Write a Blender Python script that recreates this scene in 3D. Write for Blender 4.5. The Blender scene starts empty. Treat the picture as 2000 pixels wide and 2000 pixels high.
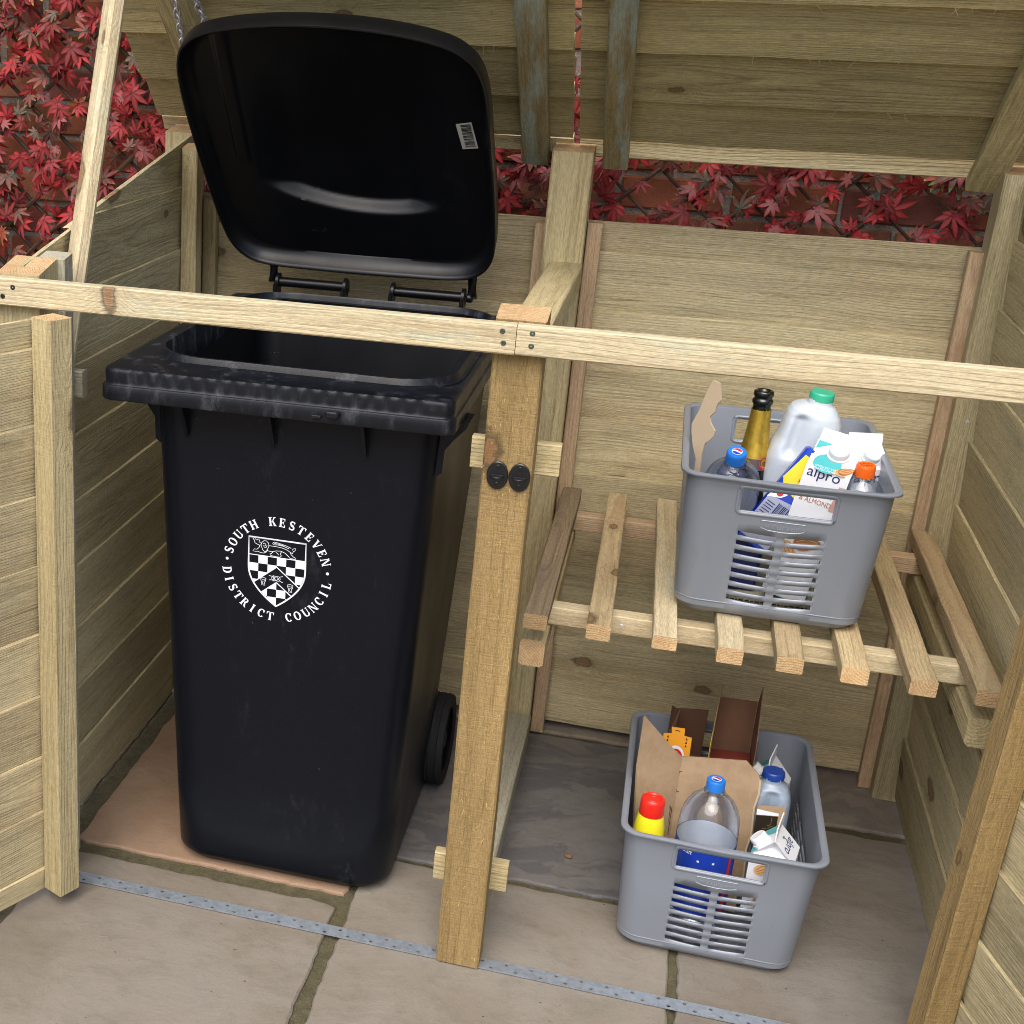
import bpy, bmesh, math, random
from mathutils import Vector, Matrix, noise
from mathutils.geometry import tessellate_polygon
R_ = math.radians
rng = random.Random(7)
scene = bpy.context.scene
COL = scene.collection
X, Y, Z = Vector((1, 0, 0)), Vector((0, 1, 0)), Vector((0, 0, 1))

# ------------------------------------------------------------------ mesh builder
class B:
    """collects geometry of ONE mesh; gc = wood grain coordinate, rnd = tone of the piece, col = own colour"""
    def __init__(s):
        s.v = []; s.f = []; s.m = []; s.gc = []; s.rnd = []; s.col = []
    def vert(s, p, gc=None, rnd=0.5, col=(1, 1, 1)):
        s.v.append(tuple(p)); s.gc.append(tuple(gc if gc is not None else p)); s.rnd.append(rnd); s.col.append(col)
        return len(s.v) - 1
    def face(s, idx, m=0): s.f.append(tuple(idx)); s.m.append(m)
    def build(s, name, mats, parent=None, smooth=False, sharp=None, loc=None, hook=None):
        me = bpy.data.meshes.new(name)
        me.from_pydata(s.v, [], s.f)
        a = me.attributes.new('gc', 'FLOAT_VECTOR', 'POINT'); a.data.foreach_set('vector', [c for g in s.gc for c in g])
        a = me.attributes.new('rnd', 'FLOAT', 'POINT'); a.data.foreach_set('value', s.rnd)
        a = me.attributes.new('col', 'FLOAT_VECTOR', 'POINT'); a.data.foreach_set('vector', [c for g in s.col for c in g])
        if not isinstance(mats, (list, tuple)): mats = [mats]
        for m in mats: me.materials.append(m)
        me.polygons.foreach_set('material_index', s.m)
        if smooth:
            me.polygons.foreach_set('use_smooth', [True] * len(me.polygons))
            if sharp: me.set_sharp_from_angle(angle=R_(sharp))
        bm = bmesh.new(); bm.from_mesh(me)
        if hook: hook(bm)
        bmesh.ops.recalc_face_normals(bm, faces=bm.faces)
        bm.to_mesh(me); bm.free()
        me.update()
        o = bpy.data.objects.new(name, me); COL.objects.link(o)
        if parent is not None:
            o.parent = parent
            # builder coordinates are world coordinates: undo the (pure translation) parent chain
            if parent.parent is None: o.matrix_parent_inverse = Matrix.Translation(-parent.location)
        return o

def tag(o, label=None, cat=None, group=None, kind=None):
    if label: o['label'] = label
    if cat: o['category'] = cat
    if group: o['group'] = group
    if kind: o['kind'] = kind
    return o
def thing(name, loc, label, cat, group=None):
    o = bpy.data.objects.new(name, None); COL.objects.link(o); o.location = loc
    o.empty_display_size = .05
    return tag(o, label, cat, group)

def chamfer_rect(a, b, ch):
    return [(ch, 0), (a - ch, 0), (a, ch), (a, b - ch), (a - ch, b), (ch, b), (0, b - ch), (0, ch)]

def prism(bd, o, U, V, W, L, sec, n=1, jit=0.0, pith=None, rnd=None, mat=0, endslope=0.0, bow=0.0, endmat=None, thin=0.03):
    """board of length L along U with section sec in (V, W); carries a solid-wood grain coordinate"""
    U, V, W = Vector(U).normalized(), Vector(V).normalized(), Vector(W).normalized(); o = Vector(o)
    amax = max(p[0] for p in sec)
    if pith is None: pith = (rng.uniform(-.3, 1.3) * amax, rng.uniform(.35, 1.3) * max(.05, amax * .8) * rng.choice((-1, 1)))
    if rnd is None: rnd = rng.random()
    uo = rng.uniform(0, 60); sd = rng.uniform(0, 100)
    base = len(bd.v); k = len(sec)
    for i in range(n + 1):
        u = L * i / n
        for j, (v, w) in enumerate(sec):
            uu = u + (endslope * w if i == n else 0)
            dv = jit * noise.noise((u * 9 + sd, j * 3.1, sd)) if jit else 0
            dw = jit * .5 * noise.noise((u * 7 + sd, j * 2.3, sd + 9)) if jit else 0
            dw += bow * math.sin(math.pi * i / n)
            p = o + U * uu + V * (v + dv) + W * (w + dw)
            bd.vert(p, (uu + uo, v - pith[0], w - pith[1]), rnd)
    for i in range(n):
        for j in range(k):
            a = base + i * k + j; b = base + i * k + (j + 1) % k
            bd.face((a, b, b + k, a + k), mat)
    em = mat if endmat is None else endmat
    bd.face([base + j for j in range(k)][::-1], em); bd.face([base + n * k + j for j in range(k)], em)

def board(bd, o, U, V, W, L, a, b, ch=.002, **kw):
    prism(bd, o, U, V, W, L, chamfer_rect(a, b, ch), **kw)

def feather(bd, o, U, V, N, L, marks, th=.012, ov=.014, step=.0075, n=14, jit=.0015, mat=0):
    """lapped boards; o on the inner face line, V up the panel, N the inner normal; marks = heights of the top edges"""
    for a, b in zip(marks[:-1], marks[1:]):
        d0, d1 = -step - .0005, 0.0
        sec = [(a - ov, d0), (b - .001, d1), (b, d1 - .001), (b, d1 - step + .0012), (a - ov, d0 - th)]
        prism(bd, o, U, V, N, L, sec, n=n, jit=jit, mat=mat,
              pith=(rng.uniform(a - .1, b + .1), rng.choice((-1, 1)) * rng.uniform(.02, .09)))

def rrect(x0, x1, y0, y1, r, nc=6, ns=4):
    """rounded rectangle, counter-clockwise from the middle of the front edge start; constant point count"""
    pts = []
    C = [(x1 - r, y0 + r, -90), (x1 - r, y1 - r, 0), (x0 + r, y1 - r, 90), (x0 + r, y0 + r, 180)]
    prev = (x0 + r, y0)
    for cx, cy, a0 in C:
        st = (cx + r * math.cos(R_(a0)), cy + r * math.sin(R_(a0)))
        for i in range(1, ns): pts.append((prev[0] + (st[0] - prev[0]) * i / ns, prev[1] + (st[1] - prev[1]) * i / ns))
        for i in range(nc + 1):
            a = R_(a0 + 90 * i / nc); pts.append((cx + r * math.cos(a), cy + r * math.sin(a)))
        prev = pts[-1]
    return pts

def loft(bd, rings, cap0=False, cap1=False, mat=0, col=(1, 1, 1), closed=True, rnd=.5):
    base = len(bd.v); k = len(rings[0])
    for r in rings:
        for p in r: bd.vert(p, None, rnd, col)
    for i in range(len(rings) - 1):
        for j in range(k if closed else k - 1):
            a = base + i * k + j; b = base + i * k + (j + 1) % k
            bd.face((a, b, b + k, a + k), mat)
    if cap0: bd.face([base + j for j in range(k)][::-1], mat)
    if cap1: bd.face([base + (len(rings) - 1) * k + j for j in range(k)], mat)

def lathe(bd, prof, M=None, n=32, mat=0, cap0=True, cap1=True, mats=None, col=(1, 1, 1)):
    M = M or Matrix()
    rings = [[M @ Vector((r * math.cos(2 * math.pi * j / n), r * math.sin(2 * math.pi * j / n), z)) for j in range(n)] for r, z in prof]
    loft(bd, rings, cap0, cap1, mat, col)

def tube(bd, pts, r, n=8, mat=0, col=(1, 1, 1), rnd=.5, closed=False):
    pts = [Vector(p) for p in pts]; rings = []
    m = len(pts)
    for i, p in enumerate(pts):
        t = (pts[(i + 1) % m] - pts[i - 1]) if closed else (pts[min(i + 1, m - 1)] - pts[max(i - 1, 0)])
        t.normalize()
        a = t.cross(Z if abs(t.z) < .9 else X).normalized(); b = t.cross(a)
        rr = r[i] if isinstance(r, (list, tuple)) else r
        rings.append([p + a * rr * math.cos(2 * math.pi * j / n) + b * rr * math.sin(2 * math.pi * j / n) for j in range(n)])
    if closed: rings.append(rings[0])
    loft(bd, rings, not closed, not closed, mat, col, rnd=rnd)

def boxm(bd, x0, x1, y0, y1, z0, z1, M=None, ch=.001, mat=0):
    """chamfered box in the frame M"""
    M = M or Matrix()
    c = min(ch, (x1 - x0) * .45, (y1 - y0) * .45, (z1 - z0) * .45)
    def ring(i, z): return [M @ Vector(p + (z,)) for p in
        ((x0 + i + c, y0 + i), (x1 - i - c, y0 + i), (x1 - i, y0 + i + c), (x1 - i, y1 - i - c), (x1 - i - c, y1 - i), (x0 + i + c, y1 - i), (x0 + i, y1 - i - c), (x0 + i, y0 + i + c))]
    loft(bd, [ring(c, z0), ring(0, z0 + c), ring(0, z1 - c), ring(c, z1)], True, True, mat)

def sheet(bd, loops, fn, th, mat=0, normal=None):
    """flat sheet with holes: loops in 2D, fn maps (a, b) to 3D, th vector gives thickness"""
    vl = [[Vector((p[0], p[1], 0)) for p in l] for l in loops]
    tris = tessellate_polygon(vl); flat = [p for l in loops for p in l]
    b0 = len(bd.v)
    for p in flat: bd.vert(fn(*p))
    for p in flat: bd.vert(Vector(fn(*p)) + th)
    n = len(flat)
    for t in tris: bd.face([b0 + i for i in t], mat); bd.face([b0 + n + i for i in t][::-1], mat)
    k = 0
    for l in loops:
        for i in range(len(l)):
            a = b0 + k + i; b = b0 + k + (i + 1) % len(l); bd.face((a, b, b + n, a + n), mat)
        k += len(l)

def circ(cx, cy, r, n=12, ry=None): return [(cx + r * math.cos(2 * math.pi * i / n), cy + (ry or r) * math.sin(2 * math.pi * i / n)) for i in range(n)]

def text2d(s, size=1.0):
    """letters of the built-in font as 2D polygons: (verts, faces), centred"""
    cu = bpy.data.curves.new('lettering', 'FONT'); cu.body = s; cu.size = size; cu.align_x = 'CENTER'; cu.align_y = 'CENTER'
    cu.resolution_u = 3
    o = bpy.data.objects.new('lettering', cu); COL.objects.link(o)
    dg = bpy.context.evaluated_depsgraph_get(); me = bpy.data.meshes.new_from_object(o.evaluated_get(dg))
    vs = [(v.co.x, v.co.y) for v in me.vertices]; fs = [tuple(p.vertices) for p in me.polygons]
    bpy.data.objects.remove(o); bpy.data.curves.remove(cu); bpy.data.meshes.remove(me)
    return vs, fs
def put_text(bd, s, size, fn, mat=0, sx=1.0):
    vs, fs = text2d(s, size); b0 = len(bd.v)
    for x, y in vs: bd.vert(fn(x * sx, y))
    for f in fs: bd.face([b0 + i for i in f], mat)
def put_poly(bd, pts, fn, mat=0):
    tris = tessellate_polygon([[Vector((p[0], p[1], 0)) for p in pts]]); b0 = len(bd.v)
    for p in pts: bd.vert(fn(*p))
    for t in tris: bd.face([b0 + i for i in t], mat)
def put_stroke(bd, pts, w, fn, mat=0):
    """ribbon along a 2D polyline"""
    L = []; Rr = []
    for i, p in enumerate(pts):
        a = pts[max(i - 1, 0)]; b = pts[min(i + 1, len(pts) - 1)]
        dx, dy = b[0] - a[0], b[1] - a[1]; l = math.hypot(dx, dy) or 1
        ww = w[i] if isinstance(w, (list, tuple)) else w
        L.append((p[0] - dy / l * ww / 2, p[1] + dx / l * ww / 2)); Rr.append((p[0] + dy / l * ww / 2, p[1] - dx / l * ww / 2))
    b0 = len(bd.v)
    for a, b in zip(L, Rr): bd.vert(fn(*a)); bd.vert(fn(*b))
    for i in range(len(pts) - 1): bd.face((b0 + 2 * i, b0 + 2 * i + 1, b0 + 2 * i + 3, b0 + 2 * i + 2), mat)

# ------------------------------------------------------------------ materials
class N:
    def __init__(s, name):
        s.mat = bpy.data.materials.new(name); s.mat.use_nodes = True; s.t = s.mat.node_tree; s.t.nodes.clear()
        s.out = s.t.nodes.new('ShaderNodeOutputMaterial')
    def new(s, ty, **kw):
        n = s.t.nodes.new(ty)
        for k, v in kw.items(): setattr(n, k, v)
        return n
    def link(s, a, b): s.t.links.new(a, b)
    def set(s, sock, v):
        if isinstance(v, bpy.types.NodeSocket): s.link(v, sock)
        elif v is not None: sock.default_value = v
    def math(s, op, a, b=None, c=None, clamp=False):
        n = s.new('ShaderNodeMath', operation=op); n.use_clamp = clamp
        s.set(n.inputs[0], a)
        if b is not None: s.set(n.inputs[1], b)
        if c is not None: s.set(n.inputs[2], c)
        return n.outputs[0]
    def vmath(s, op, a, b=None):
        n = s.new('ShaderNodeVectorMath', operation=op); s.set(n.inputs[0], a)
        if b is not None: s.set(n.inputs[1], b)
        return n.outputs[1] if op in ('LENGTH', 'DISTANCE', 'DOT_PRODUCT') else n.outputs[0]
    def comb(s, x, y, z):
        n = s.new('ShaderNodeCombineXYZ')
        for i, v in enumerate((x, y, z)): s.set(n.inputs[i], v)
        return n.outputs[0]
    def sep(s, v):
        n = s.new('ShaderNodeSeparateXYZ'); s.link(v, n.inputs[0]); return n.outputs
    def noise(s, vec, scale, detail=2, rough=.5, w=None, dist=0):
        n = s.new('ShaderNodeTexNoise', noise_dimensions='4D' if w is not None else '3D'); s.link(vec, n.inputs['Vector'])
        if w is not None: s.set(n.inputs['W'], w)
        n.inputs['Scale'].default_value = scale; n.inputs['Detail'].default_value = detail; n.inputs['Roughness'].default_value = rough
        n.inputs['Distortion'].default_value = dist
        return n.outputs[0]
    def mix(s, f, a, b, mode='MIX'):
        n = s.new('ShaderNodeMix', data_type='RGBA', blend_type=mode); s.set(n.inputs[0], f)
        for i, v in ((6, a), (7, b)):
            if isinstance(v, (tuple, list)) and len(v) == 3: v = tuple(v) + (1,)
            s.set(n.inputs[i], v)
        return n.outputs[2]
    def step(s, v, a, b, lo=0., hi=1.):
        n = s.new('ShaderNodeMapRange', interpolation_type='SMOOTHSTEP'); s.set(n.inputs[0], v)
        for i, x in enumerate((a, b, lo, hi)): n.inputs[i + 1].default_value = x
        return n.outputs[0]
    def attr(s, name):
        n = s.new('ShaderNodeAttribute', attribute_name=name); return n
    def scale(s, v, k):
        n = s.new('ShaderNodeVectorMath', operation='MULTIPLY'); s.link(v, n.inputs[0]); n.inputs[1].default_value = k; return n.outputs[0]
    def bump(s, h, strength=.5, dist=.002, nrm=None):
        n = s.new('ShaderNodeBump'); s.set(n.inputs['Height'], h); n.inputs['Strength'].default_value = strength; n.inputs['Distance'].default_value = dist
        if nrm is not None: s.link(nrm, n.inputs['Normal'])
        return n.outputs[0]
    def bsdf(s, color, rough=.6, metal=0., spec=.5, normal=None, **kw):
        n = s.new('ShaderNodeBsdfPrincipled')
        if isinstance(color, (tuple, list)) and len(color) == 3: color = tuple(color) + (1,)
        s.set(n.inputs['Base Color'], color); s.set(n.inputs['Roughness'], rough); s.set(n.inputs['Metallic'], metal)
        n.inputs['Specular IOR Level'].default_value = spec
        if normal is not None: s.link(normal, n.inputs['Normal'])
        for k, v in kw.items(): s.set(n.inputs[k.replace('_', ' ')], v)
        s.link(n.outputs[0], s.out.inputs[0]); return s.mat

def wood(name, c1, c2, ring=.0042, contrast=.55, green=.25, greencol=(.30, .36, .27), knots=.62, rough=.8, saw=.4, red=.0, dirt=.15, fuzz=0., wear=.0):
    m = N(name)
    g = m.attr('gc').outputs['Vector']; r = m.attr('rnd').outputs['Fac']; rw = m.math('MULTIPLY', r, 60.)
    u, v, w = m.sep(g)
    n1 = m.noise(m.comb(m.math('MULTIPLY', u, 1.6), m.math('MULTIPLY', v, 6.), m.math('MULTIPLY', w, 6.)), 1., 2, .5, rw)
    # knots
    kv = m.comb(m.math('MULTIPLY', u, .55), m.math('ADD', v, m.math('MULTIPLY', w, .2)), 0.)
    vo = m.new('ShaderNodeTexVoronoi', voronoi_dimensions='2D', feature='F1'); m.link(kv, vo.inputs['Vector'])
    vo.inputs['Scale'].default_value = 7.
    d = vo.outputs['Distance']; cs = m.new('ShaderNodeSeparateColor'); m.link(vo.outputs['Color'], cs.inputs[0])
    exist = m.math('GREATER_THAN', cs.outputs[0], knots)
    kd = m.math('DIVIDE', d, m.math('ADD', .38, m.math('MULTIPLY', cs.outputs[1], .85)))
    kd = m.math('ADD', kd, m.math('MULTIPLY', m.math('SUBTRACT', m.noise(g, 60., 3, .6), .5), .13))
    kin = m.math('MULTIPLY', exist, m.step(kd, .095, .045))
    krim = m.math('MULTIPLY', exist, m.math('MULTIPLY', m.step(kd, .15, .085), m.step(kd, .05, .085)))
    kfield = m.math('MULTIPLY', exist, m.step(kd, .42, .06))
    rad = m.vmath('LENGTH', m.comb(0., v, w))
    rad = m.math('ADD', rad, m.math('MULTIPLY', m.math('SUBTRACT', n1, .5), .05))
    rad = m.math('ADD', rad, m.math('MULTIPLY', kfield, .022))
    ph = m.math('FRACT', m.math('DIVIDE', rad, ring))
    cr = m.new('ShaderNodeValToRGB'); m.link(ph, cr.inputs[0]); e = cr.color_ramp.elements
    e[0].position = 0; e[0].color = (0, 0, 0, 1); e[1].position = 1; e[1].color = (.1, .1, .1, 1)
    for p, c in ((.40, .12), (.70, .62), (.84, 1.), (.93, .22)):
        q = e.new(p); q.color = (c, c, c, 1)
    ringf = cr.outputs[0]
    fib = m.noise(m.comb(m.math('MULTIPLY', u, 7.), m.math('MULTIPLY', v, 260.), m.math('MULTIPLY', w, 260.)), 1., 3, .6, rw)
    spk = m.noise(m.comb(m.math('MULTIPLY', u, 70.), m.math('MULTIPLY', v, 620.), m.math('MULTIPLY', w, 620.)), 1., 3, .7, rw)
    stn = m.noise(m.comb(m.math('MULTIPLY', u, 1.1), m.math('MULTIPLY', v, 14.), m.math('MULTIPLY', w, 14.)), 1., 4, .65, m.math('ADD', rw, 31.))
    fib2 = m.noise(m.comb(m.math('MULTIPLY', u, 2.2), m.math('MULTIPLY', v, 60.), m.math('MULTIPLY', w, 60.)), 1., 2, .5, rw)
    blo = m.noise(m.comb(m.math('MULTIPLY', u, 2.), m.math('MULTIPLY', v, 8.), m.math('MULTIPLY', w, 8.)), 1., 4, .6, rw)
    blo2 = m.noise(m.comb(m.math('MULTIPLY', u, 5.), m.math('MULTIPLY', v, 30.), m.math('MULTIPLY', w, 30.)), 1., 4, .65, m.math('ADD', rw, 7.))
    mod = m.step(blo, .3, .7, .35, 1.)
    c = m.mix(m.math('MULTIPLY', m.math('MULTIPLY', ringf, contrast), mod), c1, c2)
    c = m.mix(m.math('MULTIPLY', m.step(fib2, .47, .72), .40), c, c2)
    dk = tuple(x * .62 for x in c2)
    c = m.mix(m.math('MULTIPLY', m.step(fib, .52, .72), .55), c, dk)
    c = m.mix(m.math('MULTIPLY', m.step(blo2, .54, .72), green), c, greencol)
    if red: c = m.mix(m.math('MULTIPLY', m.step(blo, .42, .7), red), c, (.42, .22, .13))
    c = m.mix(m.math('MULTIPLY', m.step(m.noise(m.comb(m.math('MULTIPLY', u, 14.), m.math('MULTIPLY', v, 40.), m.math('MULTIPLY', w, 40.)), 1., 5, .75, rw), .6, .78), dirt), c, (.06, .05, .035))
    if wear: c = m.mix(m.math('MULTIPLY', m.step(blo2, .42, .62), wear), c, (.33, .40, .36))
    c = m.mix(m.math('MULTIPLY', kfield, .25), c, c2)
    c = m.mix(m.math('MULTIPLY', kin, .8), c, (.20, .098, .045))
    c = m.mix(m.math('MULTIPLY', krim, .75), c, (.075, .048, .025))
    tone = m.math('ADD', .75, m.math('MULTIPLY', r, .44))
    tone = m.math('MULTIPLY', tone, m.math('MULTIPLY', m.step(spk, .25, .75, .74, 1.24), m.step(stn, .25, .75, 1.16, .84)))
    c = m.mix(1., c, m.comb(tone, tone, tone), 'MULTIPLY')
    sw = m.noise(m.comb(m.math('MULTIPLY', u, 240.), m.math('MULTIPLY', v, 25.), m.math('MULTIPLY', w, 25.)), 1., 2, .6, rw)
    h = m.math('ADD', m.math('MULTIPLY', fib, .7), m.math('MULTIPLY', ringf, -.25))
    h = m.math('ADD', h, m.math('MULTIPLY', sw, saw))
    if fuzz: h = m.math('ADD', h, m.math('MULTIPLY', m.noise(g, 420., 4, .7), fuzz))
    return m.bsdf(c, rough, 0, .25, m.bump(h, .85, .0020))

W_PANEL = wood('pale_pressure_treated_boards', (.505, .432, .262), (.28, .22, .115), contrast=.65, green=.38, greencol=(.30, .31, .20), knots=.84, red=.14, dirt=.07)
W_SIDE = wood('olive_side_boards', (.50, .43, .255), (.285, .232, .118), contrast=.6, green=.4, greencol=(.25, .26, .17), dirt=.25, knots=.78)
W_LID = wood('rough_lid_boards', (.53, .455, .245), (.25, .20, .092), contrast=.7, green=.4, greencol=(.23, .225, .14), dirt=.5, knots=.82, saw=.9, fuzz=.5)
W_GOLD = wood('golden_sawn_post_timber', (.30, .208, .088), (.17, .112, .042), ring=.009, contrast=.4, green=.12, greencol=(.24, .19, .08), saw=.8, fuzz=.8, knots=.8, dirt=.12)
W_RAIL = wood('fresh_cream_rail_timber', (.53, .455, .295), (.37, .285, .155), ring=.007, contrast=.55, green=.5, greencol=(.43, .47, .36), dirt=.10, knots=.74, red=.16)
W_POST = wood('pale_planed_post_timber', (.47, .395, .22), (.28, .205, .095), ring=.007, contrast=.6, green=.2, dirt=.1, knots=.8)
W_PINK = wood('pinkish_batten_timber', (.50, .375, .235), (.34, .21, .12), ring=.004, contrast=.6, green=.08, red=.25, knots=.9, dirt=.08)
W_SLAT = wood('weathered_slat_timber', (.44, .35, .20), (.25, .175, .085), ring=.006, contrast=.65, green=.3, greencol=(.27, .275, .19), red=.3, dirt=.25)
W_BATTEN = wood('verdigris_stained_batten', (.30, .245, .125), (.19, .135, .06), contrast=.5, green=.4, wear=.75, dirt=.2)
W_GREY = wood('grey_weathered_timber', (.38, .36, .27), (.27, .24, .17), ring=.008, contrast=.35, green=.1, knots=.95, dirt=.06)
W_STAIN = wood('dark_stained_slat_timber', (.30, .225, .14), (.14, .105, .065), contrast=.6, green=.35, greencol=(.13, .125, .105), dirt=.7, knots=.85, red=.05)
W_END = wood('sawn_end_grain', (.50, .36, .19), (.40, .20, .09), ring=.0045, contrast=.8, green=.05, knots=1.1, dirt=.05, fuzz=.4)

def plastic(name, col, rough=.4, spec=.5, bump=.06, scale=300., scuff=0., scuffcol=(.2, .2, .2), sscale=9., **kw):
    m = N(name); tc = m.new('ShaderNodeTexCoord').outputs['Object']
    n = m.noise(tc, scale, 2); c = col + (1,) if len(col) == 3 else col
    rr = rough
    if scuff:
        lo = .5 if scuff < .6 else .43
        s1 = m.noise(m.scale(tc, (1, 1, .35)), sscale, 5, .7); s2 = m.noise(m.scale(tc, (40, 40, 16)), 1., 4, .7)
        f = m.math('MULTIPLY', m.step(s1, lo, lo + .26), m.math('MULTIPLY', m.step(s2, lo, lo + .28), scuff))
        sp = m.step(m.noise(tc, 130., 1), .79, .83)
        f = m.math('MAXIMUM', f, m.math('MULTIPLY', sp, scuff * .8))
        c = m.mix(f, c, scuffcol); rr = m.math('ADD', rough - .16, m.math('MULTIPLY', m.noise(m.scale(tc, (1, 1, .6)), 4.5, 4, .65), .36))
    return m.bsdf(c, rr, 0, spec, m.bump(n, bump, .001), **kw)

M_BIN = plastic('black_bin_plastic', (.0038, .0050, .0086), .33, .22, .18, 500., .58, (.070, .075, .088), 6.)
M_BINLID = plastic('black_lid_plastic', (.004, .0045, .006), .33, .36, .08, 500., .10, (.10, .105, .11), 5.)
M_RIM = plastic('scuffed_black_rim_plastic', (.0045, .006, .010), .40, .34, .2, 400., .6, (.11, .118, .135), 16.)
M_RUBBER = plastic('black_rubber_tyre', (.012, .012, .013), .75, .3, .3, 300., .4, (.06, .058, .055), 30.)
M_WHITE = plastic('white_print', (.76, .80, .86), .5, .4, .1, 300., .35, (.40, .42, .45), 30.)
M_BASKET = plastic('silver_grey_basket_plastic', (.228, .254, .298), .34, .5, .1, 700., .40, (.15, .14, .12), 9., Metallic=.15)
M_JUG = plastic('cloudy_white_milk_plastic', (.52, .58, .64), .28, .5, .05, 120., Subsurface_Weight=.35, Subsurface_Radius=(.02, .02, .02), Subsurface_Scale=.5)
M_JUG2 = plastic('cloudy_blue_milk_plastic', (.30, .37, .46), .28, .5, .05, 120., Subsurface_Weight=.35, Subsurface_Radius=(.02, .02, .02), Subsurface_Scale=.5)
M_GREENCAP = plastic('green_cap_plastic', (.04, .42, .25), .35)
M_BLUECAP = plastic('bright_blue_cap_plastic', (.018, .17, .60), .32)
M_NAVYCAP = plastic('dark_blue_cap_plastic', (.012, .05, .28), .35)
M_ORANGE = plastic('orange_cap_plastic', (.80, .13, .01), .32)
M_REDCAP = plastic('red_cap_plastic', (.70, .022, .012), .3)
M_YELLOW = plastic('yellow_bottle_plastic', (.78, .72, .02), .3)
M_YELCARD = plastic('yellow_packaging', (.80, .60, .03), .4)
M_BLUE = plastic('blue_packaging', (.012, .05, .42), .35)
M_NAVY = plastic('navy_print', (.012, .02, .12), .5)
M_TEAL = plastic('teal_print', (.06, .40, .42), .45)
M_CARTON = plastic('white_carton_board', (.74, .76, .80), .38, .4)
M_ALMOND = plastic('brown_almond_print', (.42, .16, .05), .45)
M_ALMONDL = plastic('cream_almond_print', (.66, .40, .18), .45)
M_RED = plastic('red_print', (.55, .02, .025), .45)
M_BLACK = plastic('black_print', (.012, .012, .013), .5)
M_IRON = plastic('black_powder_coated_metal', (.006, .0065, .008), .30, .5, .2, 600., .15, (.12, .12, .12), 40.)
M_PAPER = plastic('cream_newsprint', (.50, .46, .33), .8)
M_GREENP = plastic('green_print', (.06, .22, .05), .5)
M_PINKP = plastic('pale_pink_print', (.55, .30, .27), .5)
M_PALEBLUE = plastic('pale_blue_grey_print', (.34, .37, .50), .45)
M_ORCARD = plastic('orange_yellow_card', (.78, .33, .02), .5)
M_DKBROWN = plastic('dark_brown_card', (.12, .055, .03), .7)
M_MAROON = plastic('dull_red_card', (.20, .035, .025), .6)

def cardboard():
    m = N('brown_corrugated_cardboard'); tc = m.new('ShaderNodeTexCoord').outputs['Object']
    n = m.noise(tc, 30., 5, .7); f = m.noise(m.scale(tc, (400, 400, 30)), 1., 2)
    c = m.mix(m.step(n, .35, .7), (.40, .285, .18), (.33, .232, .142)); c = m.mix(m.math('MULTIPLY', m.step(f, .6, .8), .25), c, (.25, .16, .085))
    return m.bsdf(c, .85, 0, .2, m.bump(f, .2, .001))
M_CARD = cardboard()
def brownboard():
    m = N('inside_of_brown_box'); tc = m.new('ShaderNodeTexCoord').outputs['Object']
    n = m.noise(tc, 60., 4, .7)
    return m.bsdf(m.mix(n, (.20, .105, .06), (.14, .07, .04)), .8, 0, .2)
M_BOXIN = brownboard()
def metal(name, col, rough, sc, met=.85):
    m = N(name); tc = m.new('ShaderNodeTexCoord').outputs['Object']
    v = m.new('ShaderNodeTexVoronoi'); m.link(tc, v.inputs['Vector']); v.inputs['Scale'].default_value = sc
    cs = m.new('ShaderNodeSeparateColor'); m.link(v.outputs['Color'], cs.inputs[0])
    n = m.noise(tc, sc * .35, 4, .7); f = m.math('ADD', m.math('MULTIPLY', cs.outputs[0], .4), m.math('MULTIPLY', n, .6))
    c = m.mix(f, tuple(x * .72 for x in col), tuple(min(1, x * 1.25) for x in col))
    return m.bsdf(c, m.math('ADD', rough, m.math('MULTIPLY', f, .2)), met, .5, m.bump(n, .1, .001))
M_GALV = metal('galvanised_steel', (.37, .42, .48), .36, 160., .6)
M_CHAIN = metal('zinc_plated_chain', (.66, .69, .75), .25, 300., .55)
M_GOLD = metal('crinkled_gold_foil', (.62, .42, .06), .28, 140.)
M_SCREW = metal('green_passivated_screw', (.12, .15, .11), .4, 400.)

def glass(name, tint, dark=.0, gl=.08):
    m = N(name)
    tr = m.new('ShaderNodeBsdfTransparent'); tr.inputs[0].default_value = tint + (1,)
    gs = m.new('ShaderNodeBsdfGlossy'); gs.inputs['Roughness'].default_value = gl; gs.inputs[0].default_value = (.9, .93, 1, 1)
    tc = m.new('ShaderNodeTexCoord').outputs['Object']
    m.link(m.bump(m.noise(tc, 45., 3), .25, .004), gs.inputs['Normal'])
    lw = m.new('ShaderNodeLayerWeight'); lw.inputs[0].default_value = .35
    mx = m.new('ShaderNodeMixShader'); m.link(m.math('ADD', m.math('MULTIPLY', lw.outputs[0], .55), .04), mx.inputs[0])
    m.link(tr.outputs[0], mx.inputs[1]); m.link(gs.outputs[0], mx.inputs[2]); m.link(mx.outputs[0], m.out.inputs[0])
    return m.mat
M_PET = glass('clear_pet_plastic', (.86, .89, .92))
M_BOTTLE = plastic('dark_green_bottle_glass', (.006, .008, .004), .06, .6, .0)
M_LABELBACK = plastic('back_of_paper_label', (.62, .66, .74), .5)

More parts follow.
